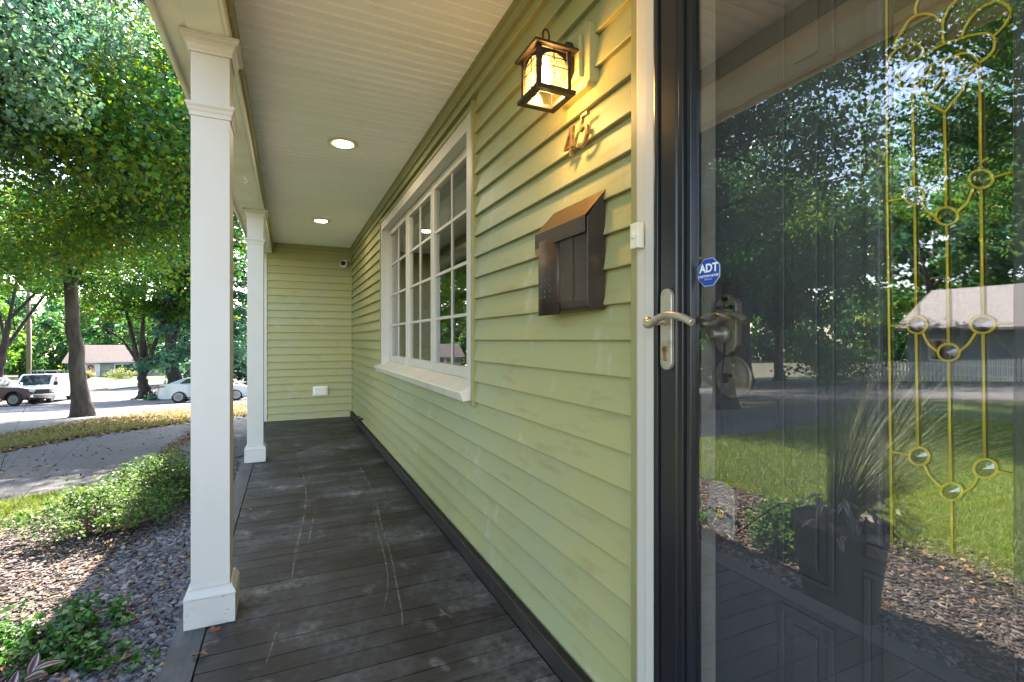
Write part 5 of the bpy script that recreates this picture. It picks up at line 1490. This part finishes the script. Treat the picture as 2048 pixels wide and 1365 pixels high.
def arch_profile(top, axles, zb, ra, x_rear, x_front):
    """closed (x,z) outline: top goes rear->front, then bottom front->rear with arches"""
    pts = list(top)
    for ax in sorted(axles, reverse=True):
        a0 = math.acos(min(1, max(-1, 0)))
        n = 9
        for k in range(n + 1):
            a = math.pi * k / n
            pts.append((ax + ra * math.cos(a), zb + ra * math.sin(a) * 1.05))
    return pts
def loft_y(mb, layers):
    """layers: (y, outline) with equal counts"""
    n = len(layers[0][1]); vs = []; fs = []
    for (y, o) in layers: vs += [(p[0], y, p[1]) for p in o]
    for i in range(len(layers) - 1):
        for k in range(n):
            fs.append((i * n + k, i * n + (k + 1) % n, (i + 1) * n + (k + 1) % n, (i + 1) * n + k))
    fs.append(tuple(range(n))); b = (len(layers) - 1) * n; fs.append(tuple(b + k for k in range(n))[::-1])
    return mb.add(vs, fs, False)
def shrink(o, f, c=(0, 0.7)):
    return [(c[0] + (p[0] - c[0]) * f, c[1] + (p[1] - c[1]) * (f if p[1] > c[1] else 1.0)) for p in o]

def wheel(root, x, y, r, w, side):
    wh = MB().lathe([(r * 0.68, -w / 2), (r * 0.95, -w / 2), (r, -w * 0.32), (r, w * 0.32), (r * 0.95, w / 2), (r * 0.68, w / 2)], (0, 0, 0), 'y', 28).build('wheel', m_rubber, root)
    wh.location = (x, y, r)
    rm = MB()
    rm.lathe([(r * 0.67, -0.02), (r * 0.67, 0.02), (r * 0.60, 0.02), (r * 0.60, -0.02)], (0, side * w * 0.45, 0), 'y', 24)
    rm.lathe([(r * 0.16, -0.02), (r * 0.16, 0.02)], (0, side * w * 0.45, 0), 'y', 12)
    for k in range(10):
        a = 2 * math.pi * k / 10
        c, s = math.cos(a), math.sin(a); h = 0.028
        p = [(c * r * 0.12 - s * h, s * r * 0.12 + c * h), (c * r * 0.62 - s * h * 0.7, s * r * 0.62 + c * h * 0.7), (c * r * 0.62 + s * h * 0.7, s * r * 0.62 - c * h * 0.7), (c * r * 0.12 + s * h, s * r * 0.12 - c * h)]
        rm.prism(p, 'y', side * w * 0.42, side * w * 0.52)
    rm.build('rim', m_alloy, wh)
    MB().lathe([(r * 0.6, -0.01), (r * 0.6, 0.01)], (0, side * w * 0.30, 0), 'y', 20).build('brake_disc', m_under, wh)
    return wh
def place(root, x, y, heading):
    slope = (ground_z(x, y + 1) - ground_z(x, y - 1)) / 2
    root.matrix_world = Matrix.Translation((x, y, ground_z(x, y) + 0.02)) @ Matrix.Rotation(math.atan(slope), 4, 'X') @ Matrix.Rotation(heading, 4, 'Z')

def greenhouse(root, prof, hb, tumble, zb, paint, side_wins, front_i, rear_i, roof_only=False):
    """prof: rear->front (x,z) outline of the cabin above the belt"""
    half = lambda z: hb - (z - zb) * tumble
    n = len(prof)
    vs = [(p[0], half(p[1]), p[1]) for p in prof] + [(p[0], -half(p[1]), p[1]) for p in prof]
    fs = [(i, i + 1, n + i + 1, n + i) for i in range(n - 1)] + [tuple(range(n))[::-1], tuple(range(n, 2 * n))]
    MB().add(vs, fs).build('cabin', paint, root, 0.025, 3)
    for s in (1, -1):
        for poly in side_wins:
            q = [(p[0], s * (half(p[1]) + 0.006), p[1]) for p in poly]
            q2 = [(p[0], s * (half(p[1]) - 0.02), p[1]) for p in poly]
            m = len(poly)
            MB().add(q + q2, [tuple(range(m)), tuple(range(m, 2 * m))[::-1]] + [(i, (i + 1) % m, m + (i + 1) % m, m + i) for i in range(m)]).build('side_window', m_carglass, root)
    for (i, nm) in ((front_i, 'windshield'), (rear_i, 'rear_window')):
        if i is None: continue
        a, b = Vector((prof[i][0], 0, prof[i][1])), Vector((prof[i + 1][0], 0, prof[i + 1][1]))
        nrm = Vector((-(b.z - a.z), 0, b.x - a.x)).normalized() * 0.008
        q = []
        for f, k in ((0.07, 1), (0.93, 1), (0.93, -1), (0.07, -1)):
            p = a.lerp(b, f); q.append((p.x + nrm.x, k * (half(p.z) - 0.07), p.z + nrm.z))
        MB().add(q + [(v[0] - nrm.x * 3, v[1], v[2] - nrm.z * 3) for v in q], [(0, 1, 2, 3), (7, 6, 5, 4), (0, 4, 5, 1), (1, 5, 6, 2), (2, 6, 7, 3), (3, 7, 4, 0)]).build(nm, m_carglass, root)

# --- silver sedan
m_silver = M('silver_white_paint', (0.34, 0.36, 0.365), 0.28, metal=0.2, coat=0.4)
sed = empty('sedan'); tag(sed, 'silver white sedan parked behind the near porch post', 'car', 'vehicles on the street')
top = [(-2.40, 0.30), (-2.43, 0.55), (-2.40, 0.80), (-2.30, 1.0), (-2.05, 1.055), (-1.4, 1.03), (0.2, 0.99), (1.05, 0.97), (1.7, 0.88), (2.2, 0.76), (2.40, 0.60), (2.42, 0.35), (2.30, 0.22)]
o_ = arch_profile(top, (-1.40, 1.45), 0.22, 0.395, -2.43, 2.43) + [(-2.25, 0.22)]
loft_y(MB(), [(-0.925, shrink(o_, 0.955)), (-0.90, shrink(o_, 0.985)), (-0.80, o_), (0.80, o_), (0.90, shrink(o_, 0.985)), (0.925, shrink(o_, 0.955))]).build('body', m_silver, sed, 0.02, 2)
MB().box(-2.1, 2.1, -0.72, 0.72, 0.2, 0.6).build('underbody', m_under, sed)
greenhouse(sed, [(-2.05, 1.0), (-1.95, 1.05), (-1.15, 1.38), (-0.45, 1.475), (0.25, 1.46), (1.20, 0.985), (1.25, 0.95)], 0.84, 0.42, 1.0, m_silver,
           [[(-1.35, 1.08), (-1.05, 1.33), (-0.35, 1.41), (-0.30, 1.06)], [(-0.22, 1.06), (-0.27, 1.415), (0.25, 1.40), (0.95, 1.04)]], 4, 1)
for s in (1, -1):
    MB().prism([(-2.44, 0.86), (-2.40, 0.98), (-2.0, 0.97), (-2.05, 0.90)], 'y', s * 0.60, s * 0.935).build('tail_lamp', m_red_lamp, sed, 0.01)
    MB().prism([(2.36, 0.62), (2.32, 0.74), (1.85, 0.84), (1.95, 0.72)], 'y', s * 0.58, s * 0.915).build('headlight', m_clear_lamp, sed, 0.01)
    MB().prism(rounded(0.92, 1.04, 0.2, 0.13, 0.05), 'y', s * 0.90, s * 1.03).build('mirror', m_silver, sed, 0.01)
    for xd in (-0.5, 0.45): MB().box(xd, xd + 0.16, s * 0.915, s * 0.945, 0.90, 0.925).build('door_handle', m_silver, sed)
    MB().box(-1.0, 1.02, s * 0.905, s * 0.928, 0.26, 0.31).build('sill_trim', m_under, sed)
    MB().prism([(-2.42, 0.27), (-2.44, 0.42), (-2.1, 0.30)], 'y', s * 0.4, s * 0.90).build('bumper_insert', m_under, sed)
    for ax in (-1.40, 1.45): wheel(sed, ax, s * 0.80, 0.335, 0.22, s)
rw = G(357, 807)
place(sed, rw[0] + 1.40, rw[1] + 0.8, 0.0)

# --- white van
m_vanwhite = M('white_van_paint', (0.78, 0.79, 0.80), 0.3, coat=0.5)
van = empty('van'); tag(van, 'white cargo van with roof ladder rack facing the camera', 'van', 'vehicles on the street')
top = [(-2.85, 0.40), (-2.87, 1.0), (-2.80, 1.95), (-2.68, 2.06), (1.05, 2.08), (1.30, 2.03), (2.02, 1.30), (2.55, 1.20), (2.80, 1.08), (2.86, 0.9), (2.86, 0.50), (2.75, 0.36)]
o_ = arch_profile(top, (-1.65, 1.85), 0.34, 0.42, 0, 0) + [(-2.75, 0.34)]
loft_y(MB(), [(-1.0, shrink(o_, 0.94, (0, 0.9))), (-0.985, shrink(o_, 0.97, (0, 0.9))), (-0.88, o_), (0.88, o_), (0.985, shrink(o_, 0.97, (0, 0.9))), (1.0, shrink(o_, 0.94, (0, 0.9)))]).build('body', m_vanwhite, van, 0.03, 2)
MB().box(-2.6, 2.6, -0.75, 0.75, 0.28, 0.7).build('underbody', m_under, van)
q = [(1.36, 0.78, 1.99), (2.03, 0.86, 1.31), (2.03, -0.86, 1.31), (1.36, -0.78, 1.99)]
nn = (0.02, 0, 0.018)
MB().add([(p[0] + nn[0], p[1], p[2] + nn[2]) for p in q] + [(p[0] - nn[0], p[1], p[2] - nn[2]) for p in q], [(0, 1, 2, 3), (7, 6, 5, 4), (0, 4, 5, 1), (1, 5, 6, 2), (2, 6, 7, 3), (3, 7, 4, 0)]).build('windshield', m_carglass, van)
MB().box(2.84, 2.885, -0.52, 0.52, 0.76, 1.0).build('grille', m_under, van, 0.01)
MB().box(2.886, 2.892, -0.20, 0.20, 0.86, 0.91).build('grille_badge', m_red_lamp, van)
MB().box(2.80, 2.95, -0.98, 0.98, 0.46, 0.70).build('bumper', m_chrome, van, 0.03)
MB().box(2.951, 2.957, -0.17, 0.17, 0.50, 0.63).build('number_plate', m_print_white, van)
for s in (1, -1):
    MB().box(2.83, 2.88, s * 0.54, s * 0.93, 0.86, 1.02).build('headlight', m_clear_lamp, van, 0.01)
    MB().box(2.83, 2.884, s * 0.54, s * 0.95, 0.765, 0.85).build('turn_lamp', m_amber, van, 0.01)
    MB().prism([(1.05, 1.32), (1.08, 1.88), (1.38, 1.86), (1.82, 1.36)], 'y', s * 0.93, s * 1.0015).build('side_window', m_carglass, van)
    MB().prism(rounded(1.72, 1.38, 0.16, 0.26, 0.05), 'y', s * 1.04, s * 1.22).tube([(1.72, s * 0.98, 1.32), (1.72, s * 1.06, 1.32)], 0.03, 6).build('mirror', m_under, van)
    MB().box(0.92, 1.04, s * 0.985, s * 1.02, 1.02, 1.08).build('door_handle', m_under, van)
    for ax in (-1.65, 1.85): wheel(van, ax, s * 0.86, 0.37, 0.24, s)
rk = MB()
for x_ in (-2.0, -0.7, 0.6):
    rk.box(x_ - 0.03, x_ + 0.03, -0.85, 0.85, 2.24, 2.28).box(x_ - 0.02, x_ + 0.02, -0.82, -0.78, 2.06, 2.24).box(x_ - 0.02, x_ + 0.02, 0.78, 0.82, 2.06, 2.24)
rk.build('roof_rack', m_alloy, van)
ld = MB()
for yy in (-0.45, -0.05): ld.box(-2.6, 1.5, yy - 0.02, yy + 0.02, 2.285, 2.36)
for k in range(12): ld.box(-2.45 + k * 0.34, -2.41 + k * 0.34, -0.43, -0.07, 2.30, 2.33)
ladder = ld.build('ladder', m_alloy, van)
vw = G(100, 806)
place(van, vw[0] - 0.86, vw[1] + 1.85, R(-90))

# --- maroon pickup
m_maroon = M('dark_maroon_paint', (0.035, 0.008, 0.012), 0.35, metal=0.0, coat=0.3)
pk = empty('pickup'); tag(pk, 'dark maroon pickup cut off by the edge of view', 'pickup', 'vehicles on the street')
top = [(-2.9, 0.55), (-2.92, 1.15), (-2.85, 1.32), (-1.0, 1.32), (0.6, 1.26), (1.2, 1.24), (2.3, 1.16), (2.75, 1.05), (2.86, 0.8), (2.86, 0.5), (2.7, 0.42)]
o_ = arch_profile(top, (-1.75, 1.90), 0.42, 0.47, 0, 0) + [(-2.8, 0.45)]
loft_y(MB(), [(-1.0, shrink(o_, 0.96, (0, 0.9))), (-0.97, shrink(o_, 0.985, (0, 0.9))), (-0.86, o_), (0.86, o_), (0.97, shrink(o_, 0.985, (0, 0.9))), (1.0, shrink(o_, 0.96, (0, 0.9)))]).build('body', m_maroon, pk, 0.03, 2)
MB().box(-2.5, 2.5, -0.75, 0.75, 0.35, 0.8).build('underbody', m_under, pk)
greenhouse(pk, [(-1.15, 1.25), (-1.0, 1.86), (-0.3, 1.92), (0.3, 1.88), (1.15, 1.22)], 0.90, 0.35, 1.25, m_maroon,
           [[(-0.95, 1.32), (-0.88, 1.80), (-0.2, 1.84), (-0.15, 1.32)], [(-0.06, 1.32), (-0.10, 1.84), (0.25, 1.82), (0.92, 1.32)]], 3, 0)
for s in (1, -1):
    MB().box(2.5, 2.87, s * 0.60, s * 0.97, 0.86, 1.02).build('headlight', m_clear_lamp, pk, 0.02)
    MB().prism(rounded(0.85, 1.36, 0.14, 0.24, 0.05), 'y', s * 1.0, s * 1.2).build('mirror', m_chrome, pk, 0.01)
    MB().prism([(1.90 + 0.53 * math.cos(math.pi * k / 12), 0.42 + 0.55 * math.sin(math.pi * k / 12)) for k in range(13)] + [(1.90 + 0.46 * math.cos(math.pi * k / 12), 0.42 + 0.48 * math.sin(math.pi * k / 12)) for k in range(12, -1, -1)], 'y', s * 0.95, s * 1.03).build('wheel_flare', m_under, pk)
    MB().box(-1.1, 1.3, s * 0.96, s * 1.06, 0.40, 0.46).build('side_step', m_chrome, pk)
    for ax in (-1.75, 1.90): wheel(pk, ax, s * 0.84, 0.40, 0.26, s)
MB().box(2.84, 2.9, -0.6, 0.6, 0.75, 1.0).build('grille', m_under, pk, 0.01)
MB().box(2.80, 2.97, -0.97, 0.97, 0.48, 0.70).build('bumper', m_chrome, pk, 0.03)
pw = G(29, 813)
hd = R(-14)
place(pk, pw[0] - 1.90 * math.cos(hd) - 0.84 * math.sin(hd), pw[1] - 1.90 * math.sin(hd) + 0.84 * math.cos(hd), hd)

# ================================================================= utility pole and wires
r_ = ray(57, 700); up_ = (r_[0] * 46, r_[1] * 46); uz = ground_z(*up_)
pole = empty('utility_pole', (up_[0], up_[1], uz)); tag(pole, 'brown wooden utility pole behind the white van', 'utility pole')
m_pole = M('weathered_pole_wood', (0.16, 0.105, 0.07), 0.9, var=[(12, (0.10, 0.065, 0.045), 0.45, 0.7, (1, 1, 0.1))])
MB().tube([(0, 0, -0.2), (0, 0, 5), (0, 0, 10.5)], [0.17, 0.15, 0.12], 12).build('pole', m_pole, pole)
MB().box(-1.1, 1.1, -0.06, 0.06, 9.6, 9.75).build('crossarm', m_pole, pole)
MB().tube([(0.19, -0.02, 0), (0.19, -0.02, 7)], 0.035, 6).build('conduit', m_ivory, pole)
for (zz, lab) in ((6.2, 'lower utility wire strung from the pole'), (6.8, 'upper utility wire strung from the pole')):
    pts = [(up_[0] + 46 * t, up_[1] + 8 * t, uz + zz - 1.4 * 4 * t * (1 - t)) for t in [k / 16 for k in range(17)]]
    pts = [(up_[0] - 30, up_[1] - 10, uz + zz)] + pts
    o = MB().tube(pts, 0.015, 5).build('utility_wire', m_under); tag(o, lab, 'wire', 'utility wires')

# ================================================================= house across the street
m_stone = M('grey_ledge_stone', (0.20, 0.185, 0.165), 0.9, var=[(3, (0.27, 0.25, 0.22), 0.42, 0.62, (0.6, 1, 4)), (6, (0.13, 0.12, 0.11), 0.5, 0.7, (0.5, 1, 5))], rand=0.25)
m_shingle_brown = M('brown_pink_shingle', (0.078, 0.060, 0.056), 0.85, var=[(2.5, (0.10, 0.078, 0.072), 0.42, 0.65, (1, 1, 3)), (9, (0.055, 0.042, 0.040), 0.5, 0.7, None)])
m_pink = M('pink_door_paint', (0.50, 0.22, 0.25), 0.5)
r_ = ray(255, 720); hx, hy = r_[0] * 84, r_[1] * 84; hz = ground_z(hx, hy) - 0.02
nb = empty('neighbour_house', (hx, hy, hz)); tag(nb, 'low stone house with brown pink roof and pink door across the street', 'house', 'houses across the street')
W0, W1, DP, HE = -8.0, 9.0, 8.0, 2.55
MB().box(W0, W1, 0, DP, -0.3, HE).build('wall', m_siding if False else m_stone, nb)
for j in range(9):
    xx = W0
    while xx < W1 - 0.2:
        L_w = random.uniform(0.7, 1.6); xe = min(W1, xx + L_w)
        if not (-6.3 < xx < -3.7 or -6.3 < xe < -3.7 or -1.9 < xx < 2.1 or -1.9 < xe < 2.1 or (xx < -1.9 and xe > 2.1)):
            bx('stone_course', m_stone, nb, xx + 0.015, xe - 0.015, -0.04 - random.uniform(0, 0.02), -0.002, 0.05 + j * 0.27, 0.30 + j * 0.27)
        xx = xe
rfm = MB().prism([(-0.6, HE - 0.05), (DP / 2, HE + 2.6), (DP + 0.6, HE - 0.05), (DP + 0.6, HE + 0.08), (DP / 2, HE + 2.78), (-0.6, HE + 0.1)], 'x', W0 - 0.5, W1 + 0.5).build('roof', m_shingle_brown, nb)
for j in range(16):
    t0_, t1_ = j / 16, (j + 1) / 16
    a = (-0.6 + (DP / 2 + 0.6) * t0_, HE + 0.1 + 2.68 * t0_); b = (-0.6 + (DP / 2 + 0.6) * t1_, HE + 0.1 + 2.68 * t1_)
    MB().prism([(a[0], a[1] + 0.035), (b[0], b[1] + 0.01), (b[0], b[1] - 0.01), (a[0], a[1] - 0.005)], 'x', W0 - 0.52, W1 + 0.52).build('shingle_course', m_shingle_brown, nb)
bx('fascia', m_white, nb, W0 - 0.5, W1 + 0.5, -0.66, -0.61, HE - 0.12, HE + 0.09)
dr = bx('front_door', m_pink, nb, -5.5, -4.4, -0.06, -0.003, 0.1, 2.25)
for (a, b) in ((-5.75, -5.52), (-4.38, -4.15)): bx('door_casing', m_white, nb, a, b, -0.09, -0.003, 0.05, 2.4)
bx('door_casing', m_white, nb, -5.75, -4.15, -0.09, -0.003, 2.28, 2.5)
bx('shutter_panel', m_white, nb, -4.12, -3.75, -0.05, -0.003, 0.1, 2.3)
wr = MB().tube([(-4.95 + 0.28 * math.cos(a), -0.12, 1.68 + 0.28 * math.sin(a)) for a in [2 * math.pi * k / 14 for k in range(14)]], 0.09, 7, closed=True).build('wreath', M('dark_wreath', (0.06, 0.03, 0.03), 0.9, bump=[(20, 1, None)]), nb)
for (a, b) in ((-1.8, 2.0), (4.6, 6.4)):
    fr_ = MB(); fr_.box(a, b, -0.08, -0.003, 0.75, 0.87).box(a, b, -0.08, -0.003, 2.05, 2.2).box(a, a + 0.14, -0.0801, -0.003, 0.87, 2.05).box(b - 0.14, b, -0.0801, -0.003, 0.87, 2.05)
    if b - a > 3: fr_.box(a + 1.02, a + 1.14, -0.0801, -0.003, 0.87, 2.05).box(b - 1.14, b - 1.02, -0.0801, -0.003, 0.87, 2.05)
    wf = fr_.build('window', m_white, nb)
    bx('pane', m_carglass, wf, a + 0.14, b - 0.14, -0.05, -0.004, 0.87, 2.05)
bx('chimney', m_stone, rfm, 4.5, 5.4, 3.2, 4.2, HE + 2, HE + 3.3)
# front walk and foundation shrubs
ribbon('front_walk', [(hx - 4.9 + 0.7, hy - 0.5), G(215, 775)], [(hx - 4.9 - 0.7, hy - 0.5), G(178, 782)], 0.03, m_concrete, 'pale concrete walk up to the pink door', 10, 2)
def bush(label, x, y, r, h, mat, n=2600, size=0.12):
    zb = ground_z(x, y); root = empty('bush', (x, y, zb)); tag(root, label, 'bush', 'bushes by the stone house')
    cs = [(random.gauss(0, r * 0.5), random.gauss(0, r * 0.4), h * (0.25 + 0.6 * random.random())) for _ in range(26)]
    V, F, tn = leaf_field(np.array(cs), np.full(26, r * 0.45), int(n / 26), size, droop=-0.2, tone_s=0.2)
    mesh_obj('foliage', np_mesh('foliage', V, F, attr=tn), mat, root)
    st = MB(); [st.tube([(0, 0, 0), c], 0.03, 4) for c in cs[:10]]; st.build('stems', m_twig, root)
m_hydr = M_leaf('yellow_bush_leaf', [(0, (0.05, 0.10, 0.015)), (0.5, (0.10, 0.13, 0.018)), (1, (0.18, 0.17, 0.025))], 0.35)
for (px, d, r, h, mt, lab) in ((175, 74, 1.3, 1.3, m_hydr, 'yellow green bush left of the front walk'), (240, 74, 1.9, 1.7, m_hydr, 'yellow green bush right of the front walk'), (262, 78, 1.4, 1.9, m_vinca, 'rounded dark green bush under the stone house window'), (225, 80, 1.2, 1.0, m_vinca, 'low green bush against the stone wall'), (340, 76, 1.6, 1.8, m_vinca, 'dark bush right of the low forked maple')):
    r_ = ray(px, 740); bush(lab, r_[0] * d, r_[1] * d, r, h, mt)
# garden ornament by the street
r_ = ray(331, 760); gx_, gy_ = r_[0] * 52, r_[1] * 52
gd = empty('fire_hydrant', (gx_, gy_, ground_z(gx_, gy_))); tag(gd, 'small teal hydrant on the lawn beyond the silver sedan roof', 'hydrant')
m_teal = M('teal_enamel', (0.05, 0.22, 0.24), 0.45)
MB().lathe([(0.16, 0), (0.16, 0.08), (0.11, 0.1), (0.11, 0.6), (0.14, 0.62), (0.14, 0.68), (0.10, 0.76), (0.04, 0.84)], (0, 0, 0), 'z', 16).build('barrel', m_teal, gd)
MB().tube([(-0.2, 0, 0.48), (0.2, 0, 0.48)], 0.055, 8).build('nozzle', m_teal, gd)

# ================================================================= white house and picket fence (mirrored in the leaded glass)
m_wsiding = M('shade_tinted_clapboard', (0.20, 0.225, 0.255), 0.6)  # white siding coloured blue grey, its shade put into the paint
m_groof = M('grey_shingle_roof', (0.12, 0.118, 0.122), 0.85, var=[(4, (0.15, 0.147, 0.15), 0.42, 0.65, (1, 1, 5))])
wx, wy = -36.0, 15.5; wz = ground_z(wx, wy) - 0.05
wh_ = empty('white_house', (wx, wy, wz)); tag(wh_, 'white sided house with long grey roof mirrored in the leaded door glass', 'house', 'houses across the street')
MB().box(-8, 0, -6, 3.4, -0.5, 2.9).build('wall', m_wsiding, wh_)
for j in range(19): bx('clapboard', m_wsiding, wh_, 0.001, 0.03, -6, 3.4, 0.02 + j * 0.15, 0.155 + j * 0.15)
MB().prism([(0.6, 2.85), (-4, 5.6), (-8.6, 2.85), (-8.6, 3.0), (-4, 5.78), (0.6, 3.0)], 'y', -6.6, 3.9).build('roof', m_groof, wh_)
for (a, b) in ((-4.6, -3.4), (1.0, 2.2)):
    wf = bx('window', m_white, wh_, 0.031, 0.07, a, b, 0.9, 2.3); bx('pane', m_carglass, wf, 0.071, 0.075, a + 0.12, b - 0.12, 1.0, 2.2)
st_ = MB()
pf = empty('picket_fence', (-26.0, 11.5, ground_z(-26, 11.5))); tag(pf, 'white picket fence in front of the white house, mirrored in the leaded glass', 'fence')
for k in range(2): bx('rail', m_white, pf, -0.02, 0.02, -4.2, 4.2, 0.25 + 0.45 * k, 0.33 + 0.45 * k)
pkm = MB().prism([(-0.055, 0.02), (0.055, 0.02), (0.055, 0.9), (0, 1.0), (-0.055, 0.9)], 'x', 0.021, 0.045).mesh('picket'); pkm.materials.append(m_white)
for k in range(52):
    o = mesh_obj('picket', pkm, None, pf); yk = -4.1 + k * 0.161; o.location = (0, yk, ground_z(-26, 11.5 + yk) - ground_z(-26, 11.5))

for (x, y, r, h, lab) in ((-20.5, 21, 2.0, 2.2, 'clipped hedge bush mirrored behind the driveway trunk'), (-20, 27, 2.2, 2.4, 'hedge bush mirrored below the far trees'), (-22.5, 15.5, 2.0, 1.9, 'low bush mirrored left of the picket fence'), (-20, 32, 2.4, 2.4, 'dark hedge bush mirrored beside the tall trees'), (-31, 9.8, 1.3, 1.4, 'green bush mirrored behind the picket fence')):
    bush(lab, x, y, r, h, m_vinca, 3000, 0.16)
